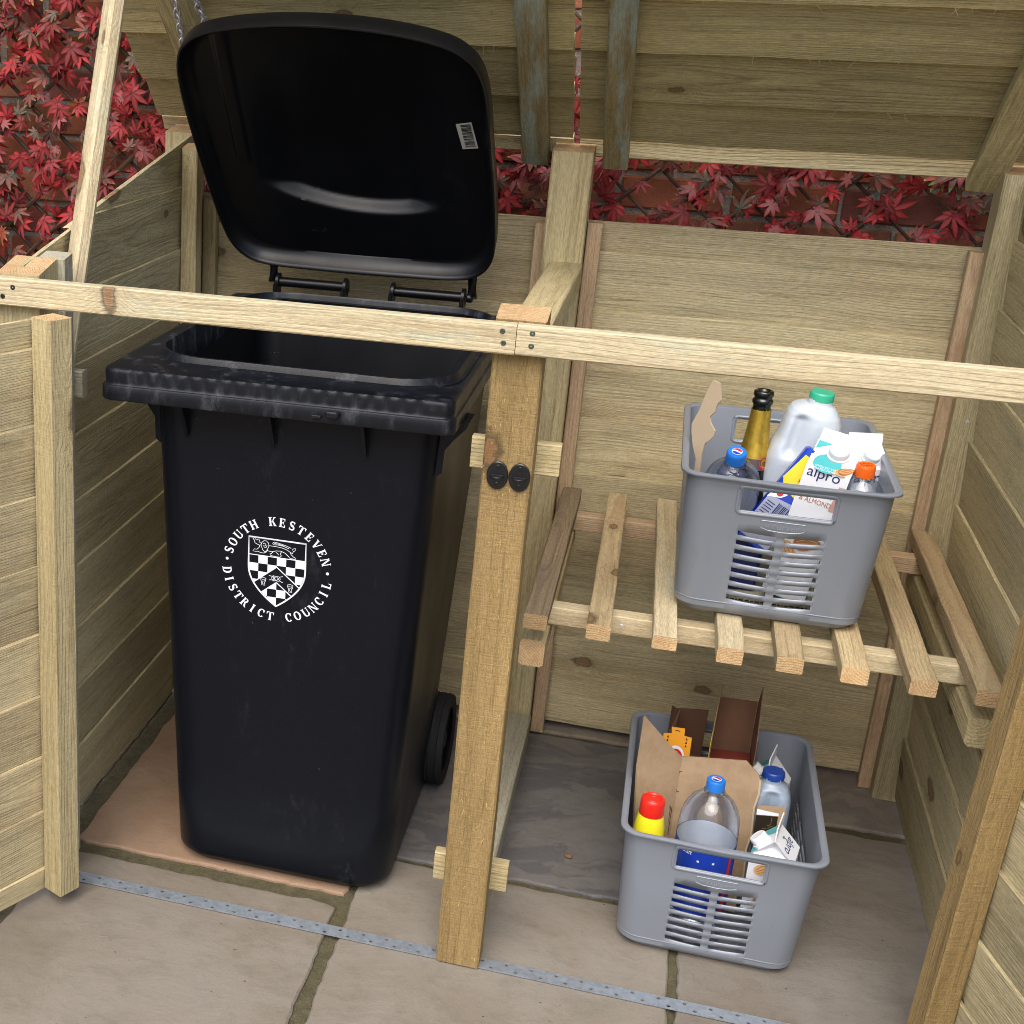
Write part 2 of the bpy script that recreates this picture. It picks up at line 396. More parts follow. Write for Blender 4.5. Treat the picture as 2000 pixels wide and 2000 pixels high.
def attrcol(name, rough=.6, var=.25, nscale=60., spec=.3, **kw):
    m = N(name); c = m.attr('col').outputs['Vector']; tc = m.new('ShaderNodeTexCoord').outputs['Object']
    n = m.noise(tc, nscale, 4, .65); t = m.math('ADD', 1 - var / 2, m.math('MULTIPLY', n, var))
    return m.bsdf(m.mix(1., c, m.comb(t, t, t), 'MULTIPLY'), rough, 0, spec, m.bump(n, .4, .002), **kw)
M_LEAF = attrcol('red_maple_leaves', .55, .5, 120., .15)
def brickmat():
    m = N('red_clay_brick'); c = m.attr('col').outputs['Vector']; tc = m.new('ShaderNodeTexCoord').outputs['Object']
    n = m.noise(tc, 26., 5, .7); n2 = m.noise(tc, 180., 3, .7)
    c = m.mix(m.math('MULTIPLY', m.step(n, .5, .75), .5), c, (.17, .075, .05)); c = m.mix(m.math('MULTIPLY', m.step(n2, .6, .75), .4), c, (.09, .04, .03))
    return m.bsdf(c, .85, 0, .2, m.bump(m.math('ADD', n, m.math('MULTIPLY', n2, .6)), .6, .004))
M_BRICK = brickmat()
def mortarmat(name, c1, c2, sc):
    m = N(name); tc = m.new('ShaderNodeTexCoord').outputs['Object']
    n = m.noise(tc, sc, 5, .75); n2 = m.noise(tc, 420., 3, .7); n3 = m.noise(tc, 9., 3, .6)
    c = m.mix(m.step(n, .35, .65), c1, c2); c = m.mix(m.math('MULTIPLY', m.step(n2, .5, .7), .6), c, tuple(x * .45 for x in c1))
    c = m.mix(m.math('MULTIPLY', m.step(n3, .5, .7), .35), c, (.10, .095, .04))
    return m.bsdf(c, .95, 0, .15, m.bump(m.math('ADD', n, n2), .8, .004))
M_MORTAR = mortarmat('grey_wall_mortar', (.36, .31, .275), (.27, .235, .21), 40.)
M_JOINT = mortarmat('mossy_patio_mortar', (.135, .118, .07), (.085, .077, .045), 60.)
def slabmat():
    """riven sandstone: col = colour of the slab, rnd = strength of dark slate streaks"""
    m = N('riven_sandstone_slabs'); c = m.attr('col').outputs['Vector']; rr = m.attr('rnd').outputs['Fac']
    tc = m.new('ShaderNodeTexCoord').outputs['Object']
    w1 = m.noise(tc, 3.2, 5, .62, dist=.6); w2 = m.noise(m.scale(tc, (1, 1.7, 1)), 11., 8, .75, dist=.3); w3 = m.noise(tc, 70., 4, .7); w4 = m.noise(tc, 500., 3, .7)
    lay = m.noise(m.scale(m.vmath('ADD', tc, m.comb(m.math('MULTIPLY', w1, .5), m.math('MULTIPLY', w1, .35), 0.)), (2.4, 7.5, 1)), 1.3, 6, .62)
    c = m.mix(m.step(w1, .38, .62, 0, .6), c, m.mix(1., c, (.80, .72, .63), 'MULTIPLY'))
    c = m.mix(m.step(w2, .46, .68, 0, .55), c, m.mix(1., c, (.70, .71, .66), 'MULTIPLY'))
    sl = m.math('MULTIPLY', m.step(lay, .47, .54), rr)
    c = m.mix(sl, c, (.074, .074, .082))
    c = m.mix(m.math('MULTIPLY', m.step(w3, .56, .75), .28), c, m.mix(1., c, (.55, .5, .42), 'MULTIPLY'))
    c = m.mix(m.math('MULTIPLY', m.step(m.noise(tc, 5., 4, .6), .6, .72), .22), c, (.15, .15, .085))
    c = m.mix(m.math('MULTIPLY', m.step(w4, .56, .68), .35), c, (.42, .38, .32)); c = m.mix(m.math('MULTIPLY', m.step(m.noise(tc, 300., 3, .7), .58, .70), .45), c, m.mix(1., c, (.5, .47, .42), 'MULTIPLY'))
    h = m.math('ADD', m.math('MULTIPLY', lay, 1.6), m.math('ADD', m.math('MULTIPLY', w2, .8), m.math('ADD', m.math('MULTIPLY', w3, .18), m.math('MULTIPLY', w4, .06))))
    return m.bsdf(c, m.step(w2, .3, .8, .68, .82), 0, .3, m.bump(h, .26, .010))
M_SLAB = slabmat()
M_STICK = wood('dark_willow_sticks', (.085, .05, .035), (.045, .026, .02), ring=.003, green=.1, greencol=(.08, .07, .05), knots=1.1)
M_SOIL = mortarmat('bare_ground', (.13, .12, .085), (.09, .085, .05), 20.)

# ------------------------------------------------------------------ camera, light, sky
cam = bpy.data.cameras.new('camera'); co = bpy.data.objects.new('camera', cam); COL.objects.link(co); scene.camera = co
cam.sensor_width = 36; cam.lens = 2690.066 / 2000 * 36
cam.shift_x = (1000 - 495.153) / 2000; cam.shift_y = (1017.535 - 1000) / 2000; cam.clip_start = .05; cam.clip_end = 2000
cr_, cu_, cf_ = Vector((.95521613, .29417053, .0320289)), Vector((-.13058636, .32193676, .93771207)), Vector((-.26553598, .89990023, -.34593384))
Mx = Matrix((cr_, cu_, -cf_)).transposed().to_4x4(); Mx.translation = (.23983334, -2.05263405, 1.5755343); co.matrix_world = Mx
scene.render.resolution_x = scene.render.resolution_y = 1024

SUN_EL, SUN_AZ = 55, 184           # soft light from the upper left, in front of the store (azimuth clockwise from +Y)
wd = bpy.data.worlds.new('World'); scene.world = wd; wd.use_nodes = True; nt = wd.node_tree
sk = nt.nodes.new('ShaderNodeTexSky'); sk.sky_type = 'NISHITA'; sk.sun_disc = False
sk.sun_elevation = R_(SUN_EL); sk.sun_rotation = R_(SUN_AZ); sk.air_density = 1.0; sk.dust_density = 4.0; sk.ozone_density = .6
bg = nt.nodes['Background']; nt.links.new(sk.outputs[0], bg.inputs[0]); bg.inputs[1].default_value = .15
sl = bpy.data.lights.new('sun', 'SUN'); sl.energy = 1.55; sl.angle = R_(55); sl.color = (1, .985, .95)
so = bpy.data.objects.new('sun', sl); COL.objects.link(so)
sd_ = Vector((math.sin(R_(SUN_AZ)) * math.cos(R_(SUN_EL)), math.cos(R_(SUN_AZ)) * math.cos(R_(SUN_EL)), math.sin(R_(SUN_EL))))
so.rotation_euler = sd_.to_track_quat('Z', 'Y').to_euler(); so.location = (-2, -3, 5)
scene.view_settings.view_transform = 'Standard'; scene.view_settings.look = 'None'; scene.view_settings.exposure = .72; scene.view_settings.gamma = 1
scene.render.engine = 'CYCLES'; scene.cycles.filter_width = .95

# ------------------------------------------------------------------ ground and paving
b = B(); s_ = 60
for p in ((-s_, -s_, -.008), (s_, -s_, -.008), (s_, s_, -.008), (-s_, s_, -.008)): b.vert(p)
b.face((0, 1, 2, 3)); tag(b.build('ground', M_JOINT), kind='structure')

b = B()
def slab(x0, x1, y0, y1, col, streak=0., seed=0):
    per = []
    def edge(ax, ay, bx, by):
        n = max(2, int(math.hypot(bx - ax, by - ay) / .018))
        for i in range(n):
            t = i / n; x, y = ax + (bx - ax) * t, ay + (by - ay) * t
            d = .0045 * noise.noise((x * 22, y * 22, seed)) + .004 * noise.noise((x * 70, y * 70, seed + 5))
            cxn = 1 if ax == bx else 0
            cut = min(t, 1 - t) * math.hypot(bx - ax, by - ay); r = .012
            inset = (r - cut) * .6 if cut < r else 0
            sgn = 1 if (ax == bx and ax == x0) or (ay == by and ay == y0) else -1
            if cxn: x += d + sgn * inset
            else: y += d + sgn * inset
            per.append((x, y))
    edge(x0, y0, x1, y0); edge(x1, y0, x1, y1); edge(x1, y1, x0, y1); edge(x0, y1, x0, y0)
    cx, cy = (x0 + x1) / 2, (y0 + y1) / 2
    def ins(p, k): return (p[0] + (cx - p[0]) / max(abs(cx - p[0]) + abs(cy - p[1]), .01) * k, p[1] + (cy - p[1]) / max(abs(cx - p[0]) + abs(cy - p[1]), .01) * k)
    base = len(b.v); n = len(per)
    for k, z in ((0, -.02), (0, -.004), (.004, -.0005), (.010, 0)):
        for p in per: q = ins(p, k); b.vert((q[0], q[1], z), None, streak, col)
    for r in range(3):
        for j in range(n): a = base + r * n + j; c = base + r * n + (j + 1) % n; b.face((a, c, c + n, a + n))
    b.face([base + 3 * n + j for j in range(n)])
slab(-.775, -.207, -.52, .103, (.222, .200, .168), 0, 1)
slab(-.757, -.196, .143, .72, (.31, .215, .150), 0, 2)
slab(-.757, -.196, .745, 1.30, (.24, .20, .16), .3, 3)
slab(-.181, .398, -.33, .284, (.228, .206, .174), 0, 4)
slab(-.178, .398, .302, .915, (.160, .153, .152), .6, 5)
slab(.414, 1.00, -.20, .705, (.205, .187, .163), .10, 6)
slab(.414, 1.00, .735, 1.30, (.23, .205, .18), .3, 7)
slab(-.178, .398, .935, 1.30, (.23, .20, .16), .3, 8)
sc = [(.24, .20, .155), (.26, .22, .17), (.22, .19, .155), (.33, .22, .15)]
k = 9
for ix in range(-5, 6):
    for iy in range(-7, 3):
        x0, y0 = -.181 + ix * .6, -.95 + iy * .6 + .6
        if -.8 < x0 + .1 and x0 < .98 and y0 > -.6: continue
        if iy == 2 and False: continue
        if -.85 < x0 < 1.0 and y0 > -1.0: continue
        if y0 + .58 > 1.1: continue
        slab(x0, x0 + .58, y0, y0 + .57, sc[k % 4], 0, k); k += 1
slab(-.775, -.207, -.93, -.545, sc[1], 0, 90); slab(-.181, .398, -.93, -.355, sc[0], 0, 91); slab(.414, 1.0, -.93, -.225, sc[2], 0, 92)
tag(b.build('paving_slabs', M_SLAB), kind='structure')

# ------------------------------------------------------------------ brick wall behind, willow trellis with red leaves
b = B(); WY = 1.13; ch_ = .0805; bl = .2275
wall = thing('brick_wall', (0, WY, 0), 'red brick garden wall rising behind the timber bin store', 'wall')
for row in range(0, 32):
    z0 = row * ch_ + .0 - .018
    for i in range(-16, 15):
        x0 = i * bl + (row % 2) * bl / 2 + rng.uniform(-.003, .003)
        r = rng.random(); t = rng.uniform(.75, 1.15)
        c = (.29 * t, .095 * t, .052 * t) if r < .6 else ((.21 * t, .072 * t, .055 * t) if r < .85 else (.32 * t, .13 * t, .075 * t))
        y = WY + rng.uniform(-.002, .003); c_ = .006
        n0 = len(b.v)
        boxm(b, x0, x0 + bl - .012, y, y + .09, z0 + .012 if z0 > 0 else .0, z0 + ch_, None, .004)
        for q in range(n0, len(b.v)): b.col[q] = c
b.build('brickwork', M_BRICK, wall)
b = B(); boxm(b, -3.7, 3.4, WY + .006, WY + .1, 0, 2.55); b.build('mortar_joints', M_MORTAR, wall)

tre = thing('willow_trellis', (0, 1.09, .3), 'expanding willow trellis clad in red artificial maple leaves, in front of the brick wall', 'trellis')
b = B(); zlo, zhi = .55, 1.95; sp = .128
for d, yy, rr in ((1, 1.078, .0058), (-1, 1.090, .0045)):
    for i in range(-40, 40):
        xa = i * sp; pts = []
        for t in range(9):
            z = zlo + (zhi - zlo) * t / 8; x = xa + d * (z - zlo) * 1.12
            pts.append((x + .004 * noise.noise((i, t * .7, d)), yy + .003 * noise.noise((i * 2, t, 3)), z))
        pts = [p for p in pts if -1.9 < p[0] < 1.2]
        if len(pts) > 2: tube(b, pts, rr * rng.uniform(.8, 1.2), 6, rnd=rng.random())
b.build('lattice', M_STICK, tre)
b = B()
def leaf(c, nrm, upv, size, c0, c1, tip):
    nrm = Vector(nrm).normalized(); a = Vector(upv); a = (a - nrm * a.dot(nrm)).normalized(); s2 = nrm.cross(a)
    lob = [(-128, .42), (-88, .68), (-45, .90), (0, 1.), (45, .90), (88, .68), (128, .42)]
    for ang, L in lob:
        ang += rng.uniform(-7, 7); L *= size * rng.uniform(.88, 1.1); t = R_(ang)
        dv = a * math.cos(t) + s2 * math.sin(t); wv = a * -math.sin(t) + s2 * math.cos(t); W = .135 * size
        dr = rng.uniform(.10, .34) * size
        def P(l, w, up): return c + dv * (l * L) + wv * (w * W) + nrm * (up * W - dr * l * l)
        seq = [(.0, .18), (.22, .62), (.48, 1.), (.72, .72)]
        base = len(b.v)
        for l, w in seq:
            f = l; cc = tuple(c0[i] + (c1[i] - c0[i]) * f for i in range(3))
            b.vert(P(l, -w, .25), None, 0, cc); b.vert(P(l, 0, 0), None, 0, tuple(x * .8 + .03 for x in cc)); b.vert(P(l, w, .25), None, 0, cc)
        b.vert(P(1, 0, 0), None, 0, tip)
        for i in range(3):
            q = base + i * 3; b.face((q, q + 1, q + 4, q + 3)); b.face((q + 1, q + 2, q + 5, q + 4))
        q = base + 9; b.face((q, q + 1, base + 12)); b.face((q + 1, q + 2, base + 12))
for i in range(1720):
    if i < 1080: x, z = rng.uniform(-1.72, -.70), rng.uniform(.85, 1.82)
    else: x, z = rng.uniform(-.35, 1.05), (rng.uniform(1.10, 1.42) if i % 4 else rng.uniform(1.35, 1.68))
    # leaves gather along the sticks
    k = round((x - 1.12 * (z - zlo)) / sp) * sp; x = k + 1.12 * (z - zlo) + rng.gauss(0, .027)
    if x > 1.1: continue
    r = rng.random()
    red = rng.uniform(.7, 1.6)
    c1 = (.225 * red, .006 * red, .008 * red); c0 = (.17 * red, .016, .018)
    tip = (.22, .010, .010)
    if r < .22: c0 = (.10, .065, .045); c1 = (.17 * red, .012, .014); tip = (.07, .22, .05)
    elif r < .34: c0 = (.26, .10, .095); c1 = (.24, .022, .026)
    elif r < .36: c0 = (.22, .03, .016); c1 = (.23, .06, .016); tip = (.38, .36, .05)
    elif r < .42: c0 = (.09, .11, .075); c1 = (.16, .022, .02); tip = (.09, .30, .08)
    leaf(Vector((x, rng.uniform(1.012, 1.074), z)), (rng.gauss(0, .5), -1, rng.gauss(.35, .5)), (rng.gauss(0, .8), rng.uniform(-.2, .2), rng.gauss(-.5, .8)), rng.uniform(.024, .052), c0, c1, tip)
b.build('maple_leaves', M_LEAF, tre, smooth=True)

# ------------------------------------------------------------------ timber bin store
store = thing('timber_bin_store', (0, 0, 0), 'pressure treated timber bin store with two raised lids, open doors and a slatted shelf', 'bin store')
def part(fn, name, mat, parent=None, **kw):
    b = B(); fn(b); return b.build(name, mat, parent or store, **kw)
def P1(b, *a, **k): board(b, *a, **k)
def fibre(b, p, d, L, n, rnd, w=.0005):
    d = Vector(d).normalized(); s1 = d.cross(Vector(n)).normalized() * w; p = Vector(p); n = Vector(n)
    q = [p - s1, p + s1, p + d * L * .6 + s1 * .7 + n * L * .12, p + d * L * .6 - s1 * .7 + n * L * .12, p + d * L + n * L * .30]
    ix = [b.vert(v, (v.z * .2 + 3, v.x * .02 + .05, .2), rnd) for v in q]
    b.face((ix[0], ix[1], ix[2], ix[3])); b.face((ix[3], ix[2], ix[4]))
def post_geo(b):
    board(b, (0, 0, .003), Z, X, Y, 1.157, .076, .055, .003, n=60, jit=.0011, endslope=.24, endmat=1, rnd=.55)
    for i in range(150): fibre(b, (rng.uniform(.004, .073), .0004, rng.uniform(.02, 1.1)), (rng.gauss(0, .35), 0, rng.choice((-1, 1))), rng.uniform(.004, .014), (0, -1, 0), 1.9)
    for i in range(26): fibre(b, (.0765, rng.uniform(0, .05), rng.uniform(.05, 1.1)), (.6, rng.gauss(0, .3), rng.choice((-1, 1)) * .8), rng.uniform(.003, .008), (1, 0, 0), 1.7)
mid_post = part(post_geo, 'front_post', [W_GOLD, W_END])
part(lambda b: board(b, (-.8230, 0, .0), Z, X, Y, 1.160, .076, .075, .003, n=12, endslope=.24, endmat=1, rnd=.5), 'front_post', [W_POST, W_END])
part(lambda b: board(b, (.826, 0, .0), Z, X, Y, 1.160, .076, .055, .003, n=12, endslope=.24, endmat=1, rnd=.5), 'front_post', [W_GOLD, W_END])
part(lambda b: board(b, (-.0205, .878, .0), Z, X, Y, 1.333, .082, .075, .003, n=12, endslope=.15, endmat=1, pith=(.03, .06), rnd=.62), 'rear_post', [W_POST, W_END])
part(lambda b: board(b, (-.857, .878, .0), Z, X, Y, 1.326, .068, .075, .003, n=12, endslope=.15, endmat=1, rnd=.4), 'rear_post', [W_POST, W_END])
part(lambda b: board(b, (.813, .878, .0), Z, X, Y, 1.338, .066, .075, .003, n=12, endslope=.15, endmat=1, rnd=.3), 'rear_post', [W_SIDE, W_END])
# front rails with screws
rl = part(lambda b: board(b, (-.845, -.0225, 1.1115), X, Y, Z, .8795, .0222, .0455, .0022, n=40, jit=.0006, rnd=.55, endmat=1, pith=(-.02, .06)), 'front_rail', [W_RAIL, W_END])
rr = part(lambda b: board(b, (.0355, -.0225, 1.1122), X, Y, Z, .870, .0222, .0455, .0022, n=40, jit=.0006, rnd=.45, endmat=1, pith=(-.03, -.02)), 'front_rail', [W_RAIL, W_END])
def screw(x, z, parent, r=.0042, mat=None, y=-.0232):
    b = B(); Mt = Matrix.Translation((x, y, z)) @ Matrix.Rotation(R_(90), 4, 'X')
    lathe(b, [(r, -.003), (r, 0), (r * .8, .0007), (r * .35, .0007), (r * .3, -.0006)], Mt, 12)
    b.build('screw', mat or M_SCREW, parent, smooth=True, sharp=40)
for x, z in ((.0142, 1.1466), (.0171, 1.1290)): screw(x, z, rl)
for x, z in ((.0581, 1.1470), (.0581, 1.1280)): screw(x, z, rr)
for x, z in ((-.7823, 1.1430), (-.8009, 1.1270)): screw(x, z, rl, .0042, M_BLACK)
part(lambda b: board(b, (-.003, .055, 1.0665), Y, X, Z, .823, .068, .045, .003, n=16, jit=.0005, pith=(.03, -.035), rnd=.6, endmat=1), 'divider_rail', [W_POST, W_END])
part(lambda b: board(b, (.004, .058, .003), Y, X, Z, .80, .062, .068, .003, n=16, rnd=.4), 'bottom_rail', W_GREY)
for x, z, w_, h_, rn in ((-.0262, .906, .140, .052, .8), (-.0255, .132, .130, .055, .7)):
    part(lambda b: board(b, (x, .0565, z), X, Y, Z, w_, .022, h_, .002, n=3, jit=.001, rnd=rn, endmat=1), 'stop_block', [W_POST, W_END])
part(lambda b: board(b, (-.787, .118, .927), X, Y, Z, .064, .022, .048, .002, n=3, jit=.001, rnd=.5), 'stop_block', W_GREY)

# back panels: lapped boards plus edge battens
BM = [.03, .15, .27, .395, .507, .640, .769, .899, 1.006, 1.129, 1.192]
for x0, x1, battens in ((-.842, -.004, ((-.780, .030, 1.180), (-.0445, .0245, 1.182))), (.050, .845, ((.0632, .0300, 1.190), (.7885, .0325, 1.186)))):
    pn = part(lambda b: feather(b, (x0, .945, 0), X, Z, -Y, x1 - x0, BM, n=40, step=.0105, jit=.0022, th=.013), 'back_panel', W_PANEL)
    for bx, bw, bz in battens:
        part(lambda b: board(b, (bx, .919, .0), Z, X, Y, bz, bw, .0255, .002, n=20, jit=.0008, endmat=1, rnd=rng.uniform(.4, .7)), 'batten', [W_PINK if bx > 0 or bx > -.1 else W_POST, W_END], pn)
# side panels, cut to the slope of the lid
SM = [.0275, .160, .2925, .425, .5575, .690, .8225, .955, 1.0875, 1.22, 1.352]
def cut(bm):
    g = bm.verts[:] + bm.edges[:] + bm.faces[:]
    bmesh.ops.bisect_plane(bm, geom=g, plane_co=(0, 0, 1.164), plane_no=(0, -.186, 1), clear_outer=True)
    bmesh.ops.holes_fill(bm, edges=[e for e in bm.edges if e.is_boundary])
sl_ = part(lambda b: feather(b, (-.785, .03, 0), Y, Z, X, .915, SM, n=24), 'side_panel', W_SIDE, hook=cut)
sr_ = part(lambda b: feather(b, (.850, .03, 0), Y, Z, -X, .915, SM, n=24), 'side_panel', W_SIDE, hook=cut)
part(lambda b: board(b, (-.784, .0765, 0), Z, X, Y, 1.176, .0485, .036, .002, n=12, endslope=.2, rnd=.5), 'batten', W_GREY, sl_)
part(lambda b: board(b, (-.784, .785, .0), Z, X, Y, 1.302, .035, .040, .002, n=12, endslope=.2, rnd=.5, endmat=1), 'batten', [W_POST, W_END], sl_)

# slatted shelf
SX = [.0755, .1825, .2915, .3955, .4885, .5875, .689, .7845]
for i, x0 in enumerate(SX):
    y0 = .168 - .0052 * i + rng.uniform(-.004, .004); t = .028 if i not in (2,) else .024
    dx = rng.uniform(-.004, .004) if i < 7 else 0
    if i == 1: dx = -.008
    if i == 2: dx = -.014
    part(lambda b: board(b, (x0, y0, .62 - t), Vector((dx, .73, 0)), X, Z, .900 - y0, .040 + (.0015 if i in (3, 4, 5) else 0), t, .0018, n=30, jit=.0010, rnd=(.05, .55, .85, .75, .4, .8, .5, .2)[i], bow=rng.uniform(-.001, .001), endmat=1), 'shelf_slat', [W_STAIN if i == 0 else W_SLAT if i not in (2, 3) else W_RAIL, W_END])
part(lambda b: board(b, (.078, .283, .557), X, Y, Z, .735, .034, .0345, .002, n=20, jit=.0006, rnd=.7), 'shelf_rail', W_RAIL)
part(lambda b: board(b, (.078, .800, .557), X, Y, Z, .735, .034, .0345, .002, n=20, jit=.0006, rnd=.5), 'shelf_rail', W_PINK)
part(lambda b: board(b, (.0715, .205, .506), Y, X, Z, .67, .0435, .0505, .005, n=8, rnd=.6, endmat=1, pith=(-.015, -.02)), 'shelf_bearer', [W_POST, W_END])
part(lambda b: board(b, (.7895, .165, .504), Y, X, Z, .71, .058, .0525, .007, n=8, rnd=.45), 'shelf_bearer', W_POST)

# raised lids (hinged on the rear posts, tilted towards the front)
HP = Vector((0, .95, 1.335)); SD = Vector((0, -math.sin(R_(51)), math.cos(R_(51)))); NI = Vector((0, -math.cos(R_(51)), -math.sin(R_(51))))
LM = [1.05 - s for s in (1.05, .905, .755, .600, .452, .309, .165, .0335)]
for x0, x1, bats, es in ((-.890, .0136, ((-.775, .072), (-.0865, .055)), -.020), (.0266, .930, ((.0775, .050), (.762, .061)), -.028)):
    def lid_geo(b):
        feather(b, HP + SD * 1.05 + X * x0, X, -SD, NI, x1 - x0, LM, th=.014, n=60, jit=.0030, step=.0145)
        for s_ in (.165, .309, .452, .600):
            for i in range(22): fibre(b, HP + SD * (s_ + .002) + X * rng.uniform(x0 + .02, x1 - .02) - NI * .001, -SD + X * rng.gauss(.3, .9), rng.choice((.004, .006, .008, .012, .022)), NI, 1.3, .0006)
    ld = part(lid_geo, 'roof_lid', W_LID)
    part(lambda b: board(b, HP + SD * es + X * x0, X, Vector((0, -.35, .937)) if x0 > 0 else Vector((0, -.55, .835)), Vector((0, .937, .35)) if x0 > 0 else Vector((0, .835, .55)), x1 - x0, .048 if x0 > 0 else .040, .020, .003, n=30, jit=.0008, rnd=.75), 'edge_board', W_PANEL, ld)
    for bx, bw in bats:
        part(lambda b: board(b, HP + SD * (-.022) + X * bx + NI * .0012, SD, X, NI, 1.05, bw, .030, .003, n=30, jit=.0016, rnd=rng.uniform(.45, .6), endmat=1), 'batten', [W_BATTEN if -.2 < bx < .2 else W_LID, W_LID], ld)

# open doors
for hx, hy, sgn, a, mat, bm_, z0, lean in ((-.709, -.027, -1, 25, W_PANEL, W_POST, .03, 0.), (.790, -.037, 1, 16, W_SIDE, W_GOLD, .03, .030)):
    D = Vector((sgn * math.sin(R_(a)), -math.cos(R_(a)), 0)); Nn = Vector((-sgn * math.cos(R_(a)), -math.sin(R_(a)), 0))
    up = Vector((lean, 0, 1)).normalized()
    o = Vector((hx, hy, 0))
    DM = [.035, .070, .191, .305, .427, .547, .676, .802, .9265, 1.0555, 1.104]
    dr = part(lambda b: feather(b, o - D * .002, D, up, Nn, .70, DM, n=20), 'door', mat)
    part(lambda b: board(b, o + Vector((lean * z0, 0, z0)) + Nn * .0005, up, D, Nn, 1.078, .047, .046, .002, n=40, jit=.0008, endmat=1, rnd=.55, pith=(.01, .05)), 'batten', [bm_, W_END], dr)
    part(lambda b: board(b, o + Vector((lean * z0, 0, z0)) + D * .652 + Nn * .0005, up, D, Nn, 1.078, .047, .046, .002, n=20, jit=.0008, endmat=1), 'batten', [bm_, W_END], dr)

# door latch keeps on the middle post
for x in (.0252, .0592):
    b = B(); Mt = Matrix.Translation((x, -.0025, .9178)) @ Matrix.Rotation(R_(90), 4, 'X') @ Matrix.Diagonal((.0165, .0225, 1, 1))
    lathe(b, [(1, -.0015), (1, .002), (.93, .0032), (0, .0034)], Mt, 40, cap1=False)
    kp = b.build('latch_keep', M_IRON, mid_post, smooth=True, sharp=35)
    b = B(); pr = []
    for i in range(13):
        t = math.pi * i / 12; pr.append((x - .0098 * math.cos(t), -.005 - .0115 * math.sin(t), .9172))
    tube(b, pr, .0019, 8); boxm(b, x - .0112, x + .0112, -.0075, -.0045, .9153, .9192, ch=.0008)
    b.build('hasp_loop', M_IRON, kp, smooth=True, sharp=40)
    screw(x, .9318, kp, .0036, M_IRON, -.0060); screw(x, .9035, kp, .0036, M_IRON, -.0060)
for x, y, z, pn in ((-.8065, .7845, 1.235, sl_), (.8400, .8775, .862, None), (.239, .2825, .574, None)): screw(x, z, pn or store, .0036, M_CHAIN, y)
# perforated threshold strip
b = B(); holes = []
i = 0; x = -.745
while x < .80:
    holes.append(circ(x, .011 if i % 2 else .0255, .0034, 10)); x += .0262 if i % 2 else .0172; i += 1
sheet(b, [[(-.765, .0045), (.82, .0045), (.82, .0335), (-.765, .0335)]] + holes, lambda p, q: (p, q, .0022), Vector((0, 0, .0020)))
b.build('threshold_strip', M_GALV, store)

# stick that props the raised lid
pr = B(); p0, p1 = Vector((-.7696, .1300, .975)), Vector((-.7300, .362, 1.800)); U = (p1 - p0); L = U.length; U.normalize()
V = Vector((.72, -.69, 0)); V = (V - U * V.dot(U)).normalized(); W = U.cross(V)
board(pr, p0 - V * .017 - W * .012, U, V, W, L, .040, .029, .0060, n=4, jit=.0, rnd=.6)
tag(pr.build('prop_stick', [W_RAIL]), 'slim chamfered stick propping up the lid beside the red leaves', 'stick')

# zinc chains that lift the lid of the bin together with the roof lid
def chain(a, c, label):
    b = B(); a, c = Vector(a), Vector(c); n = int((c - a).length / .0235); d = (c - a) / n; u = d.normalized(); s1 = u.cross(Y).normalized(); s2 = u.cross(s1)
    for i in range(n):
        ce = a + d * (i + .5); sv, L2, w2 = (s1, .0150, .0062) if i % 2 else (s2, .0150, .0062)
        sv = (s1 * (.8 if i % 2 else .45) + s2 * (.6 if i % 2 else -.9)).normalized()
        pts = []
        for t in range(14):
            an = 2 * math.pi * t / 14; cx = math.cos(an); sx = math.sin(an)
            pts.append(ce + u * ((L2 - w2) * (1 if cx > 0 else -1) + w2 * cx) + sv * (w2 * sx))
        tube(b, pts, .0022, 6, closed=True)
    return tag(b.build('lid_chain', M_CHAIN, None, smooth=True), label, 'chain', 'chains lifting the bin lid')
chain((-.705, .495, 1.634), (-.7405, .664, 1.509), 'longer zinc chain at the left corner of the raised black bin lid')
chain((-.6705, .470, 1.640), (-.6745, .612, 1.548), 'shorter zinc chain, right of the longer one, going behind the bin lid')

# grit scattered on the paving
b = B()
for i in range(150):
    x, y, r = rng.uniform(-.74, .84), rng.uniform(-.42, .88), rng.choice((.0007, .0009, .0012, .0018)); n0 = len(b.v); t_ = rng.uniform(.6, 1.3)
    for k in range(4): a_ = k * 1.571 + rng.random(); b.vert((x + r * math.cos(a_) * 1.4, y + r * math.sin(a_), .0003))
    b.vert((x, y, r * t_))
    for k in range(4): b.face((n0 + k, n0 + (k + 1) % 4, n0 + 4))
tag(b.build('grit', plastic('dark_grit', (.06, .05, .035), .9)), kind='stuff')
# pebble and dead leaf on the paving
b = B(); n0 = 0
for i in range(7):
    for j in range(4): t = i / 6; w_ = .011 * math.sin(math.pi * (t * .9 + .06)); q = (j / 3 - .5) * 2; b.vert((.742 + .050 * t * .35 + q * w_ * .8, .012 + .045 * t, .004 + .010 * t * t + .006 * q * q + .002 * math.sin(t * 9)))
for i in range(6):
    for j in range(3): a_ = i * 4 + j; b.face((a_, a_ + 1, a_ + 5, a_ + 4))
tag(b.build('dead_leaf', plastic('withered_leaf_brown', (.10, .045, .02), .7, .3, .3, 150., .5, (.2, .1, .05), 60.), None, smooth=True), 'small withered brown leaf on the paving beside the open right door', 'leaf')
b = B(); bmx = bmesh.new(); bmesh.ops.create_icosphere(bmx, subdivisions=2, radius=1)
for v in bmx.verts:
    k = 1 + .25 * noise.noise(v.co * 1.7); b.vert((.197 + .009 * v.co.x * k, .412 + .006 * v.co.y * k, .0045 + .005 * v.co.z * k))
for f in bmx.faces: b.face([v.index for v in f.verts])
bmx.free(); tag(b.build('pebble', plastic('tan_pebble', (.17, .11, .05), .8)), 'small tan pebble on the dark slab left of the lower basket', 'pebble')

